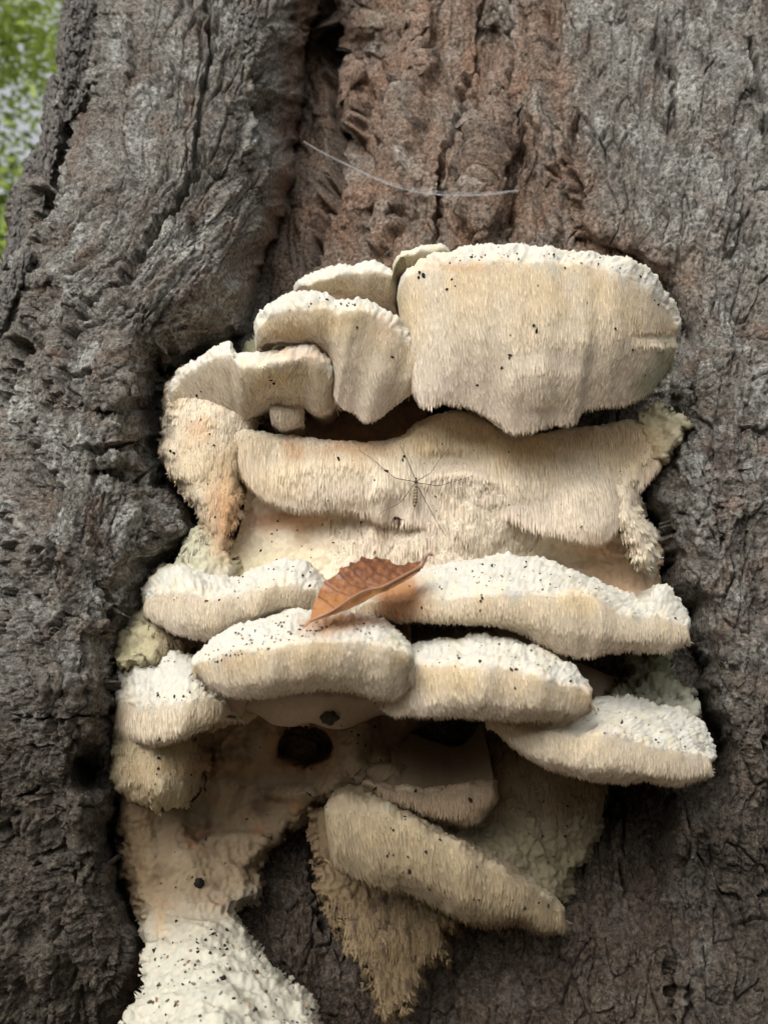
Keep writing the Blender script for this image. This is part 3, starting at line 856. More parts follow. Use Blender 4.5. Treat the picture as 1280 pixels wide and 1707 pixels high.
relief("ragged_flesh", [(515, 1345), (580, 1340), (620, 1440), (700, 1480), (770, 1520), (765, 1552), (742, 1556), (748, 1598), (706, 1612), (702, 1655), (676, 1694), (640, 1698), (616, 1660), (592, 1600), (565, 1560), (528, 1490)],
       [(540, 1380, .02), (560, 1450, .005), (640, 1500, .01), (720, 1530, .01), (620, 1580, -.002), (690, 1600, .012), (650, 1680, .0), (580, 1540, .0)], w=22, drop=.05,
       toothmask=lambda X, Y: ss(1480, 1530, Y) * .9, tlen=.005, dens=1.1, seed=41, rough=1.1, wobble=14, out=.03,
       colour=lambda X, Y, P: mixc(np.zeros(P.shape) + (.18, .128, .07), np.array([.07, .045, .03]), ss(.0, .45, fbm3(P, 110, 3, 331, .6))), label="ragged brown fringe hanging at the bottom of the fungus")  # fringe colour lowered to carry the dim light at the bottom

relief("mossy_flesh", [(1025, 1080), (1105, 1085), (1118, 1120), (1150, 1150), (1168, 1200), (1120, 1240), (1000, 1220), (1020, 1150), (1045, 1120)],
       [(1060, 1100, .03), (1040, 1180, .0), (1100, 1150, .0), (1150, 1190, -.01), (1060, 1210, -.02)], w=22, drop=.05, toothmask=None, seed=51, rough=2.0, wobble=9,
       colour=lambda X, Y, P: mixc(mixc(np.zeros(P.shape) + (.42, .41, .32), np.array([.20, .21, .13]), ss(1190, 1110, Y)), np.array([.09, .085, .06]), ss(.1, .42, fbm3(P, 110, 3, 341, .6))), label="greenish decaying flesh between the two right shelves")

relief("back_flesh", [(200, 1010), (300, 1000), (700, 1000), (740, 1060), (700, 1200), (400, 1215), (200, 1240), (190, 1100)],
       [(210, 1020, .01), (260, 1030, -.01), (320, 1060, .0), (450, 1060, .005), (600, 1050, .01), (720, 1060, .04), (220, 1200, .0), (400, 1200, .02), (680, 1180, .04)], w=24, drop=.05, toothmask=None, seed=35,
       colour=lambda X, Y, P: mixc(np.zeros(P.shape) + (.36, .25, .16), np.array([.50, .45, .31]), ss(330, 280, X)), label="brown flesh in the gap behind the front shelves")
relief("side_flesh", [(345, 870), (380, 900), (400, 950), (380, 985), (300, 1000), (235, 1000), (262, 950), (300, 920), (325, 880)],
       [(350, 880, -.02), (380, 960, -.03), (300, 940, -.03), (260, 980, -.02), (330, 980, -.04)], w=22, drop=.05, toothmask=lambda X, Y: ss(930, 900, Y) * .7, tlen=.006, seed=37, rough=1.6,
       colour=lambda X, Y, P: mixc(np.zeros(P.shape) + (.44, .42, .30), np.array([.54, .53, .46]), ss(940, 975, Y)), label="pale greenish root joining the left column to the left lower shelf")
relief("side_flesh", [(1060, 690), (1100, 672), (1130, 690), (1162, 705), (1140, 722), (1128, 750), (1105, 770), (1080, 790), (1066, 760)],
       [(1070, 720, -.02), (1110, 690, -.022), (1150, 706, -.016), (1120, 730, -.02), (1090, 770, -.015)], w=14, drop=.04, toothmask=None, seed=39, rough=1.2, wobble=9,
       colour=lambda X, Y, P: mixc(np.zeros(P.shape) + (.42, .38, .26), np.array([.22, .19, .12]), ss(-.1, .35, fbm3(P, 130, 3, 371, .6))), label="pale torn margin creeping over the right bark")

# --- columns of teeth at both sides of the middle band
def col_col(X, Y, P):
    n = fbm3(P, 50, 3, 351)
    c = np.empty(P.shape); c[:] = CREAM
    c = mixc(c, OCHRE, ss(0, .5, n) * .5)
    c = mixc(c, YELL, ss(.0, .5, -n) * .6)
    return c


relief("side_column", [(300, 610), (400, 600), (440, 700), (408, 780), (405, 850), (385, 925), (372, 970), (345, 925), (335, 880), (322, 842), (285, 795), (264, 748), (272, 690), (280, 640)],
       [(290, 640, -.022), (400, 650, -.035), (270, 745, -.022), (340, 700, -.040), (340, 760, -.040), (410, 760, -.03), (330, 850, -.03), (380, 850, -.035), (370, 950, -.02)], w=30, drop=.05,
       toothmask=lambda X, Y: np.ones(X.shape), tlen=.006, dens=1.0, colour=col_col, seed=61, rough=.6, label="left column of ochre stained teeth joining the upper and lower shelves")
relief("side_column", [(1005, 745), (1050, 730), (1105, 690), (1132, 712), (1108, 760), (1075, 800), (1060, 835), (1085, 880), (1100, 925), (1085, 955), (1060, 945), (1025, 880), (1010, 800)],
       [(1000, 700, -.02), (1100, 710, -.012), (1040, 760, -.02), (1090, 760, -.018), (1040, 850, -.034), (1080, 930, -.026), (1015, 800, -.03)], w=34, drop=.035,
       toothmask=lambda X, Y: ss(1105, 1085, X), tlen=.006, dens=1.0, colour=lambda X, Y, P: mixc(col_col(X, Y, P), np.array([.58, .55, .43]), ss(1060, 1110, X)), seed=71, rough=.3, label="right column of long pale teeth ending in a point")
relief("back_flesh", [(405, 575), (440, 560), (480, 530), (520, 500), (700, 490), (720, 700), (680, 745), (480, 745), (405, 700)],
       [(410, 560, .02), (500, 480, .03), (700, 500, .02), (700, 700, .0), (600, 700, .005), (450, 700, .0)], w=16, drop=.03, wobble=3, toothmask=None, seed=81,
       colour=lambda X, Y, P: mixc(np.zeros(P.shape) + (.30, .20, .135), np.array([.22, .22, .13]), ss(450, 420, X)), label="brownish flesh behind the upper shelves")

# --- shelves, back to front
shelf("shelf", [(360, 706), (398, 712), (460, 724), (520, 731), (600, 736), (655, 735), (700, 702), (760, 685), (820, 702), (860, 726), (940, 716), (1000, 708), (1050, 700), (1112, 708)],
      [(360, 716), (398, 722), (460, 732), (520, 738), (600, 742), (655, 742), (700, 712), (760, 694), (820, 712), (860, 734), (940, 724), (1000, 716), (1050, 708), (1112, 716)],
      [(362, 760), (404, 790), (440, 824), (500, 846), (548, 843), (600, 852), (650, 865), (700, 868), (750, 852), (820, 850), (880, 872), (935, 884), (985, 896), (1022, 880), (1045, 830), (1080, 795), (1112, 755)],
      [-.03, -.03, -.03, -.025, -.01], [-.035, -.04, -.04, -.035, -.015], [-.025, -.035, -.038, -.035, -.01], label="broad middle band of hanging teeth", bulge=.003, ochre=.35, whiteband=.25, crust=.6, seed=101, tlen=.009, tv=(-.1, 3.3), uslope=.25,
      bumps=[(745, 765, 40, 22, -.0035), (760, 800, 50, 20, .003), (636, 832, 20, 34, .005), (660, 846, 16, 30, -.002), (980, 850, 44, 50, .005), (860, 790, 60, 40, .003), (560, 800, 120, 40, .004)])
shelf("shelf", [(652, 436), (668, 420), (700, 409), (735, 407), (758, 414)], [(653, 440), (670, 428), (700, 420), (735, 416), (758, 420)], [(654, 444), (680, 446), (710, 444), (740, 436), (762, 428)],
      -.085, -.088, -.075, label="small pale shelf peeping over the broad upper shelf", bulge=.003, seed=111, ochre=.1, base=YELL, under=YELL, tlen=.003, crust=.7)
shelf("shelf", [(482, 478), (500, 466), (530, 454), (565, 443), (610, 438), (645, 445), (668, 462)], [(484, 482), (510, 476), (540, 466), (575, 456), (615, 452), (645, 456), (668, 468)],
      [(488, 488), (520, 492), (560, 490), (600, 495), (640, 502), (668, 504)], [-.05, -.06, -.06], [-.055, -.068, -.068], [-.045, -.05, -.05], label="thin upper shelf behind the folded one", bulge=.003, seed=121, ochre=.3, tlen=.004, uslope=.3)
shelf("shelf", [(275, 665), (288, 636), (310, 608), (345, 588), (380, 571), (396, 586), (430, 588), (470, 583), (505, 570), (535, 572), (552, 592), (560, 625)],
      [(276, 670), (292, 646), (316, 622), (350, 604), (380, 592), (400, 612), (432, 610), (470, 603), (505, 596), (535, 602), (550, 620), (559, 640)],
      [(282, 720), (310, 728), (345, 735), (375, 732), (400, 705), (425, 686), (455, 672), (495, 667), (515, 680), (535, 684), (550, 676), (559, 655)],
      [-.02, -.045, -.068, -.075, -.07], [-.025, -.055, -.08, -.09, -.08], [-.002, -.008, -.040, -.055, -.06], label="left upper shelf with a curled white rim", bulge=.004, seed=131, ochre=.3, tlen=.006, uslope=.3)
shelf("shelf", [(446, 672), (470, 666), (490, 664), (504, 668)], [(446, 676), (470, 672), (490, 670), (505, 672)], [(450, 698), (468, 710), (490, 708), (506, 700)], -.045, -.05, -.045, bulge=.004, seed=141, ochre=.0, whiteband=0, tlen=.005, uslope=.2, label="small square lobe under the left upper shelf", eround=6, edeep=.008)
shelf("shelf", [(418, 556), (428, 530), (448, 506), (480, 489), (530, 485), (572, 498), (612, 500), (648, 518), (676, 542), (697, 575), (712, 612)],
      [(420, 560), (436, 540), (458, 526), (490, 516), (530, 514), (568, 520), (608, 522), (642, 538), (670, 562), (692, 592), (710, 620)],
      [(424, 565), (455, 566), (500, 568), (535, 580), (553, 606), (560, 668), (590, 688), (614, 702), (640, 690), (672, 664), (705, 640)],
      [-.08, -.095, -.095, -.09, -.075], [-.085, -.102, -.102, -.095, -.082], [-.08, -.08, -.068, -.065, -.07], label="folded white rimmed shelf left of the broad upper shelf", bulge=.006, seed=151, ochre=.5, tlen=.0045, tv=(.85, 3.1), uslope=.5)
shelf("shelf", [(662, 452), (690, 440), (725, 424), (770, 412), (830, 406), (900, 410), (960, 417), (1020, 426), (1065, 440), (1095, 462), (1115, 495), (1130, 520), (1139, 555)],
      [(664, 462), (690, 456), (725, 446), (770, 438), (830, 434), (900, 438), (960, 441), (1015, 450), (1055, 466), (1085, 488), (1108, 515), (1122, 535), (1136, 562)],
      [(684, 628), (694, 664), (712, 678), (745, 671), (790, 680), (822, 698), (846, 716), (872, 722), (910, 708), (955, 704), (975, 680), (1030, 674), (1070, 660), (1100, 630), (1128, 590)],
      [-.085, -.105, -.115, -.105, -.06], [-.09, -.115, -.122, -.112, -.065], [-.08, -.078, -.08, -.075, -.045], label="broadest shelf at the top right showing its flat toothed underside", bulge=.012, seed=161, ochre=.6, tlen=.0060, uslope=.5, tv=(.85, 3.2), dens=.7,
      bumps=[(1095, 560, 42, 9, -.0012), (720, 560, 30, 90, -.004), (900, 640, 60, 40, .003)])

relief("side_lobe", [(185, 1050), (225, 1032), (262, 1030), (300, 1046), (330, 1072), (310, 1098), (250, 1112), (185, 1112)], [(200, 1060, .0), (250, 1045, -.022), (240, 1090, -.035), (320, 1075, -.012)], w=34, drop=.035,
       toothmask=lambda X, Y: ss(1045, 1060, Y) * ss(250, 275, X), tlen=.005, seed=171, rough=1.5, colour=lambda X, Y, P: mixc(np.zeros(P.shape) + (.38, .34, .21), np.array([.30, .23, .15]), ss(240, 300, X)), label="small yellowish lobe beside the left bark rim")
shelf("shelf", [(228, 1004), (256, 962), (300, 944), (350, 962), (395, 962), (435, 943), (480, 934), (515, 940), (545, 968), (562, 1000)],
      [(228, 1008), (266, 992), (305, 990), (350, 996), (395, 990), (440, 982), (485, 976), (520, 982), (546, 992), (562, 1006)],
      [(228, 1016), (280, 1048), (325, 1063), (368, 1063), (410, 1040), (455, 1022), (500, 1016), (530, 1016), (548, 1012), (563, 1010)],
      [.0, -.035, -.045, -.05, -.05], [-.01, -.085, -.095, -.095, -.085], [-.01, -.07, -.08, -.08, -.075], label="left lower shelf with white speckled top", bulge=.006, seed=181, ochre=.25, tlen=.0048)
shelf("shelf", [(590, 1000), (640, 972), (690, 953), (745, 938), (800, 930), (860, 924), (920, 936), (980, 962), (1035, 985), (1078, 996), (1100, 972), (1128, 990), (1146, 1022), (1160, 1050)],
      [(592, 1010), (640, 1002), (690, 1000), (745, 997), (800, 994), (860, 990), (920, 992), (985, 994), (1035, 1024), (1080, 1030), (1110, 1032), (1134, 1040), (1150, 1046), (1160, 1053)],
      [(594, 1022), (640, 1032), (690, 1033), (750, 1034), (800, 1038), (850, 1045), (890, 1064), (935, 1086), (975, 1094), (1010, 1086), (1060, 1083), (1105, 1086), (1140, 1072), (1160, 1056)],
      [-.05, -.05, -.045, -.04, -.03], [-.085, -.105, -.11, -.10, -.07], [-.078, -.092, -.092, -.088, -.065], label="long right lower shelf with white crusted top", bulge=.007, seed=191, ochre=.4, tlen=.005)
shelf("shelf", [(182, 1130), (222, 1096), (265, 1088), (305, 1090), (345, 1108), (370, 1150), (386, 1178)], [(182, 1170), (235, 1178), (270, 1176), (305, 1172), (340, 1166), (365, 1172), (386, 1184)], [(182, 1222), (240, 1238), (275, 1234), (310, 1222), (345, 1206), (370, 1192), (387, 1188)],
      [.01, -.03, -.04], [.0, -.07, -.07], [.01, -.05, -.06], label="rounded white fuzzy lobe at the lower left", bulge=.008, seed=201, ochre=.35, tlen=.007)
relief("side_lobe", [(185, 1190), (350, 1180), (352, 1260), (338, 1310), (312, 1340), (270, 1350), (232, 1342), (190, 1315)], [(200, 1230, -.01), (340, 1220, .005), (270, 1230, -.018), (260, 1320, -.024), (330, 1310, .0), (200, 1320, -.008)], w=46, drop=.04,
       toothmask=lambda X, Y: ss(355, 300, X) * (Y > 0), tlen=.005, dens=.9, seed=211, rough=.6, colour=lambda X, Y, P: mixc(np.zeros(P.shape) + (.40, .33, .21), np.array([.23, .16, .10]), ss(290, 350, X)), label="hanging toothed lobe below the white fuzzy one")
shelf("shelf", [(380, 1150), (450, 1140), (540, 1135), (620, 1145), (680, 1165)], [(381, 1160), (450, 1155), (540, 1150), (620, 1160), (682, 1170)], [(385, 1172), (425, 1190), (470, 1210), (520, 1206), (565, 1216), (620, 1198), (684, 1180)], [.01, .0, .01], [.005, -.01, .005], [.01, .005, .02], label="smooth pale lip under the front shelf", bulge=.004, seed=221, ochre=.0, whiteband=0, tlen=.003, tv=(1.0, 1.4), crust=.5, base=np.array([.42, .33, .25]), under=np.array([.38, .29, .215]), top=np.array([.4, .31, .23]), eround=60, edeep=.03)  # lip colours darkened to paint in the shade of the shelf above
shelf("shelf", [(1000, 1200), (985, 1165), (1040, 1160), (1090, 1172), (1130, 1182), (1165, 1200), (1180, 1215), (1190, 1245), (1198, 1272)][1:], [(820, 1200), (880, 1215), (940, 1225), (1000, 1226), (1060, 1238), (1110, 1250), (1160, 1258), (1198, 1275)], [(822, 1206), (850, 1240), (895, 1270), (950, 1290), (1020, 1302), (1075, 1300), (1120, 1308), (1165, 1298), (1199, 1278)],
      [-.05, -.04, -.035, -.03, -.03], [-.075, -.10, -.105, -.09, -.06], [-.068, -.085, -.09, -.078, -.055], label="lowest right shelf with a bright white crest tapering to a point", bulge=.007, seed=231, ochre=.35, tlen=.0048)
shelf("shelf", [(676, 1078), (715, 1066), (760, 1062), (810, 1060), (860, 1066), (885, 1072), (925, 1092), (960, 1116), (980, 1138), (990, 1158)], [(676, 1108), (720, 1112), (765, 1112), (815, 1112), (860, 1118), (900, 1130), (940, 1142), (968, 1150), (982, 1156), (991, 1164)],
      [(625, 1168), (655, 1190), (710, 1193), (770, 1194), (825, 1198), (880, 1200), (925, 1200), (960, 1195), (980, 1186), (992, 1170)],
      [-.075, -.085, -.09, -.09], [-.11, -.13, -.135, -.12], [-.095, -.11, -.115, -.11], label="front shelf right of the leaf with ochre rim", eround=14, edeep=.02, bulge=.006, seed=241, ochre=.7, tlen=.0048)
shelf("shelf", [(312, 1104), (345, 1076), (390, 1048), (440, 1030), (490, 1018), (540, 1018), (600, 1024), (650, 1042), (675, 1064), (690, 1088)], [(314, 1112), (350, 1100), (395, 1088), (440, 1082), (490, 1076), (540, 1070), (600, 1070), (645, 1080), (672, 1088), (692, 1096)],
      [(318, 1118), (345, 1140), (390, 1160), (440, 1160), (490, 1152), (540, 1148), (590, 1152), (635, 1164), (665, 1160), (694, 1130)],
      [-.08, -.095, -.10, -.095], [-.11, -.14, -.145, -.135], [-.10, -.12, -.122, -.115], label="front centre shelf with grit covered white top under the leaf", eround=14, edeep=.02, bulge=.006, seed=251, ochre=.6, tlen=.0048)
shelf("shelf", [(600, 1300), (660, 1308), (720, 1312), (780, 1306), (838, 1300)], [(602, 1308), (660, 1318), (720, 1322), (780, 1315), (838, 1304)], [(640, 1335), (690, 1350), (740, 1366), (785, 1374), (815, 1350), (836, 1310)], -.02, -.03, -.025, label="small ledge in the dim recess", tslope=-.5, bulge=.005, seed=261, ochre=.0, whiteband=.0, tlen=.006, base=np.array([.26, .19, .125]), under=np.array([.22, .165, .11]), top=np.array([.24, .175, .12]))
shelf("shelf", [(535, 1345), (575, 1326), (620, 1328), (670, 1350), (720, 1378), (780, 1412), (840, 1446), (890, 1476), (925, 1498), (950, 1530)], [(536, 1362), (575, 1352), (620, 1352), (670, 1368), (720, 1394), (780, 1426), (840, 1456), (890, 1486), (924, 1508), (950, 1533)],
      [(545, 1420), (575, 1452), (625, 1474), (680, 1486), (720, 1505), (765, 1528), (815, 1540), (860, 1534), (900, 1550), (930, 1548), (951, 1537)],
      [-.03, -.04, -.04, -.03, -.01], [-.045, -.065, -.07, -.055, -.02], [-.03, -.035, -.04, -.035, -.01], label="slanting lowest shelf with long hanging teeth", bulge=.008, seed=271, ochre=.15, whiteband=.15, tlen=.007, base=np.array([.35, .28, .18]), under=np.array([.29, .225, .145]), top=np.array([.31, .24, .155]))  # shelf colours dimmed in place of the weaker light low down


# ------------------------------------------------------------------ things resting on the fungus
bpy.context.view_layer.update()
DG = bpy.context.evaluated_depsgraph_get()


def hit(px, py):
    r = rays(px, py); r = r / np.linalg.norm(r)
    ok, loc, nor, idx, ob, _ = S.ray_cast(DG, Vector(CAM), Vector(r))
    if not ok:
        return None
    q = ob
    while q.parent:
        q = q.parent
    return np.array(loc), np.array(nor), q


def crumb_mesh(rng, r, seg=6):
    """one irregular grain: (V, F)"""
    th = np.array([0, 1, 2, 3, 4]) * 2 * np.pi / 5
    V = [(0, 0, 1)] + [(math.cos(t) * .9, math.sin(t) * .9, .45) for t in th] + [(math.cos(t + .6) * .9, math.sin(t + .6) * .9, -.45) for t in th] + [(0, 0, -1)]
    V = np.array(V) * (1 + .35 * rng.normal(size=(12, 1)).clip(-1, 1)) * r * np.array([rng.uniform(.9, 1.6), rng.uniform(.55, 1.0), rng.uniform(.5, 1.0)])
    F = [(0, 1 + i, 1 + (i + 1) % 5) for i in range(5)] + [(1 + i, 6 + i, 1 + (i + 1) % 5) for i in range(5)] + [(6 + i, 6 + (i + 1) % 5, 1 + (i + 1) % 5) for i in range(5)] + [(11, 6 + (i + 1) % 5, 6 + i) for i in range(5)]
    q, _ = np.linalg.qr(rng.normal(size=(3, 3)))
    return V @ q, np.array(F)


M_GRIT = attr_mat("grit", rough=.7, var=.3, vscale=800, bumps=((1500, .3, .0005),))
ZONES = [([(255, 1000), (300, 965), (400, 962), (480, 938), (540, 975), (540, 990), (400, 1000), (270, 1010)], 40, 2.0), ([(650, 1000), (700, 955), (860, 930), (1000, 975), (1140, 1030), (1000, 1000), (860, 985)], 80, 2.0),
         ([(330, 1100), (400, 1050), (500, 1022), (560, 1040), (500, 1070), (350, 1108)], 170, 2.1), ([(540, 1040), (620, 1030), (685, 1080), (600, 1065)], 30, 1.9), ([(690, 1080), (860, 1068), (970, 1130), (860, 1115), (700, 1110)], 60, 1.8),
         ([(1000, 1180), (1100, 1190), (1190, 1260), (1100, 1245), (950, 1215)], 24, 1.9), ([(220, 1100), (300, 1095), (370, 1160), (230, 1180)], 40, 2.0), ([(260, 1560), (400, 1540), (500, 1650), (530, 1707), (220, 1707)], 170, 2.8),
         ([(220, 1300), (560, 1200), (640, 1260), (440, 1480), (240, 1520)], 80, 2.1), ([(690, 445), (830, 412), (1000, 425), (1080, 465), (900, 430)], 60, 1.7), ([(440, 530), (520, 495), (620, 510), (500, 512)], 30, 1.7),
         ([(420, 740), (1000, 720), (1050, 800), (980, 880), (450, 830)], 40, 1.8), ([(430, 870), (600, 860), (640, 930), (420, 940)], 26, 2.2), ([(560, 1340), (700, 1400), (900, 1520), (700, 1490)], 26, 1.9), ([(560, 1200), (800, 1330), (640, 1320)], 22, 2.2),
         ([(700, 460), (1080, 480), (1090, 640), (740, 660)], 22, 1.6), ([(290, 640), (400, 610), (390, 900), (330, 850)], 16, 1.8), ([(440, 590), (520, 580), (540, 670), (420, 640)], 8, 1.7), ([(830, 1330), (980, 1320), (960, 1450), (860, 1440)], 40, 2.2)]
FIX = [(889, 543, 3), (893, 552, 3.3), (850, 592, 2.8), (848, 597, 2), (836, 613, 2.8), (795, 642, 2.8), (451, 634, 3), (457, 638, 3), (564, 766, 3.6), (671, 767, 3), (674, 761, 3), (1026, 548, 2.4), (1054, 583, 3), (1096, 508, 2.5), (1090, 500, 2), (745, 482, 3), (753, 466, 2.4),
       (941, 447, 2.4), (643, 785, 3.2), (595, 545, 2.4), (654, 595, 2.4), (385, 884, 2.5), (359, 862, 2.5), (700, 455, 4), (706, 460, 4), (698, 463, 3), (285, 752, 3.5), (291, 755, 3), (860, 1196 - 80, 4), (852, 1117, 3.5), (951, 1136, 3), (801, 1104, 4), (858, 1146, 3), (516, 978, 3.4), (504, 960, 3), (517, 954, 3.2),
       (802, 992, 2.6), (804, 997, 2.6), (801, 1002, 2.6), (703, 1013, 3), (1035, 1205, 3), (1125, 1032, 3), (800, 1018, 2), (651, 1380, 2), (683, 1450, 3.5), (682, 1455, 3), (655, 1384, 2), (675, 1362, 2.6), (675, 1367, 2), (733, 1400, 2.4), (873, 1514, 3.2), (913, 1510, 2.4), (898, 1505, 2.4), (795, 1445, 2.2),
       (266, 1232, 4), (264, 1264, 3.6), (265, 1281, 3), (325, 1232, 3.5), (342, 1316, 2.6), (783, 1334, 3.4), (625, 1212, 3), (608, 1242, 2.8), (692, 1320, 3), (626, 1314, 3), (575, 950, 3), (558, 964, 3), (378, 1551, 4), (372, 1631, 4.5), (356, 1556, 3), (392, 1514, 2.6), (294, 1536, 2.6), (441, 1553, 3), (428, 1536, 2)]
grng = np.random.default_rng(77)
GV, GF, GC = [], [], []
nv = 0


def in_poly(x, y, poly):
    return sdf(np.array([x]), np.array([y]), poly)[0] > 0


cand = [(x, y, r, 1) for (x, y, r) in FIX]
for poly, n, r in ZONES:
    o_ = np.array(poly)
    k = 0
    while k < n:
        x, y = grng.uniform(o_[:, 0].min(), o_[:, 0].max()), grng.uniform(o_[:, 1].min(), o_[:, 1].max())
        if in_poly(x, y, poly):
            if n2(np.array([x / 22.]), np.array([y / 22.]), 55)[0] < grng.uniform(-.5, .25):
                k += .5; continue
            cand.append((x, y, r * min(math.exp(grng.normal() * .5), 1.8) * .66, 0)); k += 1
for (x, y, r, fx) in cand:
    h_ = hit(x, y)
    if h_ is None or h_[2] is not fung:
        continue
    p, nn, _ = h_
    rw = r * np.linalg.norm(p - CAM) / 853.5 * TH
    v, f_ = crumb_mesh(grng, rw)
    GV.append(v + p - rays(x, y) * 0 + nn * rw * .25); GF.append(f_ + nv); nv += 12
    u = grng.random()
    c0 = (.018, .015, .013) if (fx or u < .45) else ((.09, .05, .03) if u < .68 else ((.15, .14, .13) if u < .85 else (.30, .18, .10)))
    GC.append(np.tile(np.array(c0) * grng.uniform(.7, 1.2), (12, 1)))
obj("grit", mesh_np("grit", np.concatenate(GV), np.concatenate(GF), np.concatenate(GC), smooth=False), M_GRIT, kind="stuff", label="dark grit and frass specks scattered over the fungus", category="grit")


def lump(name, px, py, r, col, label, cat, sub=3, seed=0, squash=(1, 1, 1), lift=.3):
    import bmesh
    bm = bmesh.new(); bmesh.ops.create_icosphere(bm, subdivisions=sub, radius=1)
    V = np.array([v.co[:] for v in bm.verts]); F = np.array([[v.index for v in f.verts] for f in bm.faces]); bm.free()
    h_ = hit(px, py)
    p, nn = (h_[0], h_[1]) if h_ else (pt(px, py, 0), np.array([0, -1, 0]))
    rw = r * np.linalg.norm(p - CAM) / 853.5 * TH
    V = V * (1 + .6 * fbm3(V, 1.7, 3, seed, .65)[:, None]) * np.array(squash) * rw
    c = np.tile(np.array(col), (len(V), 1)) * (1 + .4 * fbm3(V / rw, 2.5, 2, seed + 3)[:, None])
    o = obj(name, mesh_np(name, V, F, c, smooth=sub > 2), M_GRIT, label=label, category=cat)
    o.location = p + nn * rw * lift
    return o


lump("wood_crumb", 549, 1194, 14, (.05, .045, .035), "dark crumb of rotten wood clinging under the front centre shelf", "wood crumb", seed=5, squash=(1, .8, .8))
lump("dropping", 331, 1473, 7, (.008, .007, .007), "round black pellet alone on the beige flesh above the white tongue", "pellet", sub=3, seed=9)
lump("rotten_knot", 505, 1244, 37, (.06, .034, .024), "dark crumbly knot of rotten wood in the round hole", "wood knot", sub=5, seed=13, squash=(1, .5, .85), lift=.0)

# ------------------------------------------------------------------ the fallen leaf
def leaf_colour(X, Y, P):
    n = fbm2(X / 9, Y / 9, 4, 401, .6)
    t = ss(1030, 935, Y + .15 * (600 - X))
    c = np.empty(X.shape + (3,)); c[:] = (.46, .20, .065)
    c = mixc(c, np.array([.27, .105, .045]), t)
    c = mixc(c, np.array([.13, .05, .03]), ss(.0, .55, n + .35 * t - .1) * .75)
    c = mixc(c, np.array([.55, .26, .09]), ss(.1, .5, -n) * .5)
    return c


LEAF = [(504, 1050), (507, 1042), (518, 1030), (520, 1013), (527, 996), (530, 993), (533, 982), (539, 974), (540, 968), (549, 965), (558, 959), (566, 952), (565, 947), (574, 945), (582, 943), (583, 936), (592, 938), (599, 934), (602, 926), (612, 931), (621, 931.5), (627, 927.5), (634, 931), (642, 932),
        (650, 932.5), (653, 938), (662, 942), (675, 941), (680, 937), (688, 938), (699, 935), (705, 937), (701, 951), (682, 965), (663, 975), (645, 985), (626, 992), (604, 1005), (585, 1014), (560, 1024), (535, 1032), (520, 1036), (510, 1044)]
MID = [(516, 1036), (555, 1018), (587, 996), (612, 984), (636, 979), (659, 967), (702, 944)]
SIDE = [([(636, 979), (610, 972), (583, 945)], ), ([(612, 984), (585, 975), (563, 950)], ), ([(590, 995), (562, 985), (540, 970)], ), ([(560, 1016), (545, 1003), (530, 993)], ), ([(655, 969), (630, 955), (603, 930)], ), ([(672, 961), (650, 950), (628, 930)], ), ([(688, 953), (672, 946), (651, 934)], )]
X, Y = np.meshgrid(np.arange(502, 712, 1.1), np.arange(922, 1054, 1.1))
sd = sdf(X, Y, LEAF)
dm, _ = seg_dist(X, Y, MID)
dl = tps([(505, 1050, -.142), (520, 1030, -.140), (560, 1020, -.138), (590, 996, -.130), (636, 979, -.124), (702, 944, -.105), (540, 970, -.128), (583, 940, -.120), (603, 930, -.114), (650, 935, -.104), (700, 938, -.100), (626, 990, -.122), (585, 1012, -.133)], X, Y)
dl = dl - .0022 * np.exp(-(dm / 9) ** 2) + .0012 * n2(X / 24, Y / 24, 411) + .0003 * n2(X / 9, Y / 9, 412)
LC = leaf_colour(X, Y, None)
dsv = np.full(X.shape, 99.)
for (ln,) in SIDE:
    q, _ = seg_dist(X, Y, ln); dsv = np.minimum(dsv, q)
dl = dl + .0004 * np.exp(-(dsv / 2.2) ** 2) - .0004 * np.cos(np.clip(dsv, 0, 14) / 14 * np.pi)
LC = mixc(LC, np.array([.10, .04, .028]), np.exp(-(dsv / 1.6) ** 2) * .6)
LC = mixc(LC, np.array([.52, .33, .20]), np.exp(-(dm / 2.0) ** 2) * .6)
LC = mixc(LC, np.array([.55, .27, .10]), ss(0, 8, (Y - np.interp(X, [m[0] for m in MID], [m[1] for m in MID]))) * .6)
keep = sd > -.4
idx = -np.ones(X.shape, int); idx[keep] = np.arange(keep.sum())
q = np.stack([idx[:-1, :-1], idx[:-1, 1:], idx[1:, 1:], idx[1:, :-1]], -1).reshape(-1, 4); q = q[(q >= 0).all(1)]
LP = pt(X, Y, dl)[keep]
M_LEAF, _nt, _b = new_mat("dry leaf")
_a = N(_nt, "ShaderNodeAttribute", attribute_name="Col")
_nt.links.new(_a.outputs["Color"], _b.inputs["Base Color"]); _b.inputs["Roughness"].default_value = .42
_t = N(_nt, "ShaderNodeBsdfTranslucent"); _nt.links.new(_a.outputs["Color"], _t.inputs[0])
_m = N(_nt, "ShaderNodeMixShader"); _m.inputs[0].default_value = .3
_nt.links.new(_b.outputs[0], _m.inputs[1]); _nt.links.new(_t.outputs[0], _m.inputs[2]); _nt.links.new(_m.outputs[0], _nt.nodes["Material Output"].inputs[0])
leaf = empty("dry_leaf", tuple(pt(600, 990, -.125)), "curled brown serrated leaf resting across the two white topped shelves", "leaf")
bpy.context.view_layer.update()
bl = obj("blade", mesh_np("blade", LP, q[:, ::-1], LC[keep]), M_LEAF); world_parent(bl, leaf)
sol = bl.modifiers.new("thick", 'SOLIDIFY'); sol.thickness = .0004


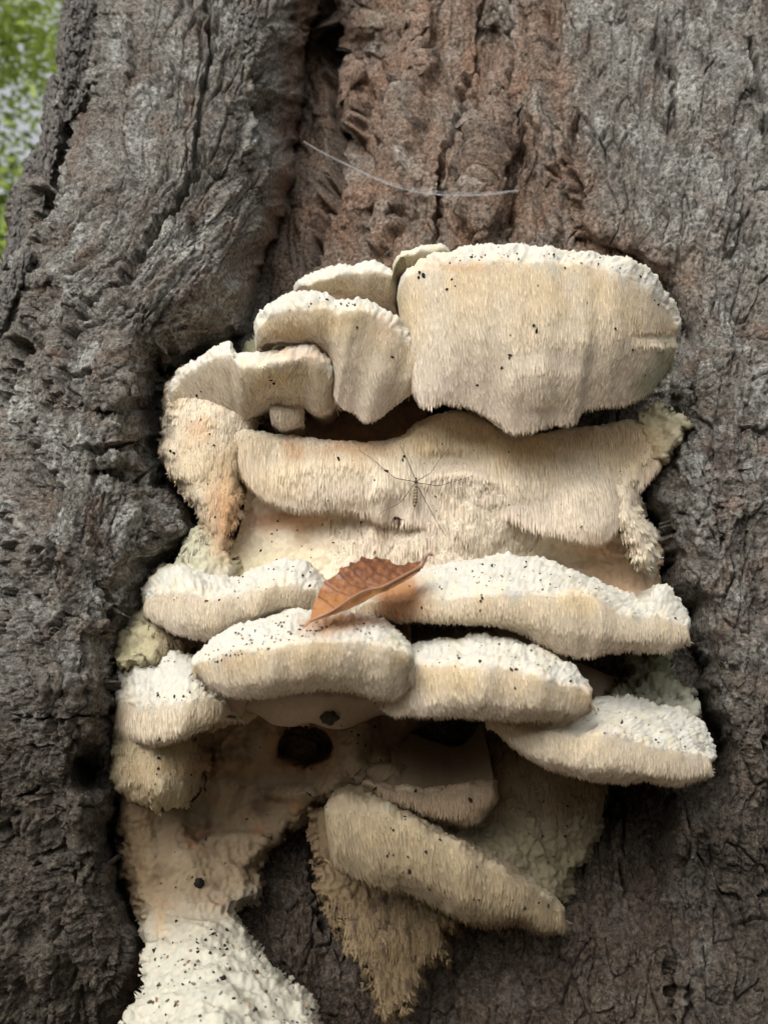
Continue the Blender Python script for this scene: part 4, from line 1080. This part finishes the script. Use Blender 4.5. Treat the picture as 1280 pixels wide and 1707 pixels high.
def tube(name, pts, rad, mat, col=(.5, .5, .5), parent=None, seg=6, smooth_n=0, rads=None, **kw):
    Q = np.array(pts, float)
    if smooth_n:
        Q = crom(Q, smooth_n)
    n = len(Q)
    tg = np.gradient(Q, axis=0); tg /= np.maximum(np.linalg.norm(tg, axis=1, keepdims=True), 1e-12)
    s_ = np.cross(tg, [0.13, .9, .31]); s_ /= np.linalg.norm(s_, axis=1, keepdims=True); t_ = np.cross(tg, s_)
    rr = np.full(n, rad) if rads is None else np.interp(np.linspace(0, 1, n), np.linspace(0, 1, len(rads)), rads)
    an = np.arange(seg) * 2 * np.pi / seg
    V = Q[:, None] + rr[:, None, None] * (np.cos(an)[None, :, None] * s_[:, None] + np.sin(an)[None, :, None] * t_[:, None])
    i = np.arange(n * seg).reshape(n, seg); j = np.roll(i, -1, 1)
    F = np.stack([i[:-1], i[1:], j[1:], j[:-1]], -1).reshape(-1, 4)
    V = V.reshape(-1, 3)
    if name is None:
        return V, F
    o = obj(name, mesh_np(name, V, F, np.tile(np.array(col), (len(V), 1))), mat, **kw)
    if parent is not None:
        world_parent(o, parent)
    return o


tube("stalk", [pt(700, 946, -.107), pt(706, 936, -.108), pt(710, 928, -.110), pt(714, 924, -.110), pt(721, 924, -.109)], .0010, M_LEAF, (.42, .25, .18), leaf, 8, 24, rads=[.0016, .0011, .0009, .0008, .0010])
tube("midrib", [pt(x, y, d) for (x, y), d in zip(MID, [-.1425, -.1415, -.1355, -.1315, -.1285, -.1225, -.1085])], .0006, M_LEAF, (.40, .22, .13), leaf, 6, 40, rads=[.0004, .0006, .0008, .0009])

# ------------------------------------------------------------------ the crane fly
def on(px, py, lift):
    h_ = hit(px, py)
    r = rays(px, py)
    p = h_[0] if h_ else pt(px, py, -.05)
    return p - r / np.linalg.norm(r) * lift


M_FLY = attr_mat("fly", rough=.5, var=.5, vscale=900, bumps=((1500, .2, .0003),))
M_WING, _nt, _b = new_mat("fly wing")
_b.inputs["Base Color"].default_value = (.35, .28, .2, 1); _b.inputs["Alpha"].default_value = .15; _b.inputs["Roughness"].default_value = .3
fly = empty("crane_fly", tuple(on(693, 815, .003)), "slender crane fly with six thread thin legs spread on the middle band", "crane fly")
bpy.context.view_layer.update()
bx = [(693.5, 796), (693.4, 800), (693.2, 806), (693, 814), (692.5, 822), (692, 830), (691.5, 838), (690.5, 846)]
Pb = [on(x, y, .0035) for x, y in bx]
ctr = np.mean(Pb, axis=0)
dmean = np.mean([p[1] for p in Pb])
Pb = [pt(x, y, dmean - .002 + .0002 * i) for i, (x, y) in enumerate(bx)]
V, F = tube(None, Pb[2:], 1, None, seg=10, smooth_n=40, rads=[.0009, .0012, .0012, .0014, .0016, .0019, .0013, .0004])
cc = np.zeros((len(V), 3)); kk = np.repeat(np.arange(40), 10); aa = np.tile(np.arange(10), 40)
pat = ((np.sin(kk * 1.25) > .1) & (np.sin(aa * 1.9 + kk * .6) > -.2)) | (np.sin(kk * 1.25) > .8)
cc[:] = (.26, .20, .12); cc[pat] = (.02, .016, .012)
world_parent(obj("abdomen", mesh_np("abdomen", V, F, cc), M_FLY), fly)
V, F = tube(None, Pb[:3], 1, None, seg=10, smooth_n=14, rads=[.0002, .0006, .0006, .0005, .0011, .0013, .0009])
world_parent(obj("thorax", mesh_np("thorax", V, F, np.tile([.04, .03, .022], (len(V), 1))), M_FLY), fly)
LEGS = [[(692, 803), (658, 797), (617, 762), (600, 752)], [(692, 798), (680, 769), (668, 745), (662, 732)], [(696, 801), (717, 789), (730, 770), (757, 735)], [(696, 805), (730, 810), (760, 802), (788, 793)], [(696, 811), (717, 850), (735, 882), (742, 892)], [(690, 808), (667, 838), (640, 852), (630, 858)]]
for lg in LEGS:
    a0 = pt(lg[0][0], lg[0][1], dmean - .0015)
    pts_ = [a0, on(*lg[1], .0045), on(*lg[2], .0025), on(*lg[3], .0006)]
    pts_ = [pts_[0] + (pts_[1] - pts_[0]) * u for u in (0, .5, .95)] + [pts_[1] + (pts_[2] - pts_[1]) * u for u in (.05, .5, .95)] + [pts_[2] + (pts_[3] - pts_[2]) * u for u in (.05, .5, 1)]
    tube("leg", pts_, .00022, M_FLY, (.05, .035, .025), fly, 5, 0, rads=[.00026, .00020, .00016, .00010])
for sx in (-1, 1):
    a = np.array([pt(693 + sx * 2, 803, dmean - .003), pt(693 + sx * 9, 826, dmean - .003), pt(693 + sx * 15, 850, dmean - .0025), pt(693 + sx * 11, 860, dmean - .002), pt(693 + sx * 4, 842, dmean - .0028)])
    me = bpy.data.meshes.new("wing"); me.from_pydata([tuple(v) for v in a], [], [(0, 1, 2, 3, 4)])
    w_ = obj("wing", me, M_WING); world_parent(w_, fly)

# ------------------------------------------------------------------ the spider web
M_WEB, _nt, _b = new_mat("web silk")
_b.inputs["Base Color"].default_value = (.8, .82, .85, 1); _b.inputs["Roughness"].default_value = .4; _b.inputs["Alpha"].default_value = .38
web = empty("spider_web", tuple(pt(690, 316, .02)), "thin sagging strand of spider silk across the hollow above the fungus", "spider web")
bpy.context.view_layer.update()
MAIN = [(506, 236, -.01), (540, 256, .005), (580, 275, .018), (620, 294, .028), (660, 308, .026), (700, 317, .024), (750, 322, .020), (810, 322, .018), (864, 318, .026)]
wr_ = np.random.default_rng(5)
for k in range(18):
    o1 = wr_.normal() * 1.3; o2 = 2 + wr_.random() * 9 if k > 2 else wr_.normal() * .8
    L_ = [pt(x, y + o1 + o2 * math.sin(math.pi * i / 8) * (.6 if i < 4 else 1.0) * (i / 8), d + .001 * wr_.normal()) for i, (x, y, d) in enumerate(MAIN)]
    tube("strand", L_, .00005 if k < 2 else .00004, M_WEB, parent=web, seg=4, smooth_n=48)
for (a, b, c_) in [((520, 285, -.0), (600, 312, .03), (700, 350, .05)), ((540, 290, .0), (620, 330, .03), (720, 345, .05)), ((690, 318, .038), (700, 370, .045), (640, 425, .05)), ((740, 322, .042), (742, 370, .05), (745, 405, .055)), ((760, 322, .042), (800, 370, .05), (832, 404, .05)), ((720, 320, .04), (780, 350, .045), (800, 404, .05)),
                    ((560, 82, .03), (600, 86, .06), (640, 80, .075)), ((515, 300, .0), (560, 340, .05), (580, 380, .07)), ((660, 310, .034), (690, 345, .045), (760, 400, .055)), ((790, 322, .044), (770, 360, .05), (730, 400, .055))]:
    tube("strand", [pt(*a), pt(*b), pt(*c_)], .00007, M_WEB, parent=web, seg=4, smooth_n=20)

# ------------------------------------------------------------------ woodland behind
M_FOL = simple_mat("leaves", (.36, .45, .11), .6, .35, 1.5, transl=.5)
M_FOLD = simple_mat("dark leaves", (.15, .23, .05), .6, .35, 1.5, transl=.4)
M_BK = simple_mat("background bark", (.11, .09, .07), .9, .3, 12)


def wood_tree(x, y, h, cr, label, mat, n, seed, low=.35):
    rng = np.random.default_rng(seed)
    t_ = empty("woodland_tree", (x, y, -1.25), label, "tree", "trees in the woodland behind")
    bpy.context.view_layer.update()
    top = np.array([x + rng.normal() * .3, y, -1.25 + h])
    base = np.array([x, y, -1.3])
    tube("trunk", [base, base * .6 + top * .4 + rng.normal(size=3) * .1, top], .1, M_BK, parent=t_, seg=9, smooth_n=14, rads=[.22, .15, .12, .03])
    cen = []
    for k in range(16):
        u = rng.uniform(low, 1)
        an = rng.uniform(0, 6.28)
        st = base + (top - base) * u * .92
        R_ = cr * (1.15 - .6 * u) * rng.uniform(.6, 1)
        en = st + np.array([math.cos(an) * R_, math.sin(an) * R_, R_ * rng.uniform(.1, .6)])
        tube("limb", [st, (st + en) / 2 + rng.normal(size=3) * .08, en], .03, M_BK, parent=t_, seg=5, smooth_n=8, rads=[.045, .02, .008])
        cen += [(st + en) / 2, en, en + rng.normal(size=3) * .3]
    cen = np.array(cen)
    ci = rng.integers(0, len(cen), n)
    p = cen[ci] + rng.normal(size=(n, 3)) * np.array([.36, .36, .16]) * (cr / 2)
    a = rng.normal(size=(n, 3)); a[:, 2] *= .5; a /= np.linalg.norm(a, axis=1, keepdims=True)
    b = np.cross(a, rng.normal(size=(n, 3)) * .35 + [0, 0, 1]); b /= np.linalg.norm(b, axis=1, keepdims=True)
    L_ = rng.uniform(.035, .07, (n, 1))
    V = np.stack([p - a * L_, p + b * L_ * .5, p + a * L_, p - b * L_ * .5], 1).reshape(-1, 3)
    o = obj("crown", mesh_np("crown", V, np.arange(n * 4).reshape(-1, 4), smooth=False), mat, kind="stuff")
    world_parent(o, t_)


wood_tree(-5.0, 6.6, 10.0, 3.0, "light green leafy tree nearest behind the left side of the trunk", M_FOL, 40000, 1)
wood_tree(-5.9, 7.4, 8.2, 2.6, "darker green tree low at the far left edge", M_FOLD, 22000, 2, .25)
wood_tree(-2.4, 9.0, 14, 3.0, "tall pale green tree showing at the top left corner", M_FOL, 30000, 3)
wood_tree(-8.2, 11.5, 13.0, 3.0, "tall dark tree farthest back at the left", M_FOLD, 12000, 4, .3)
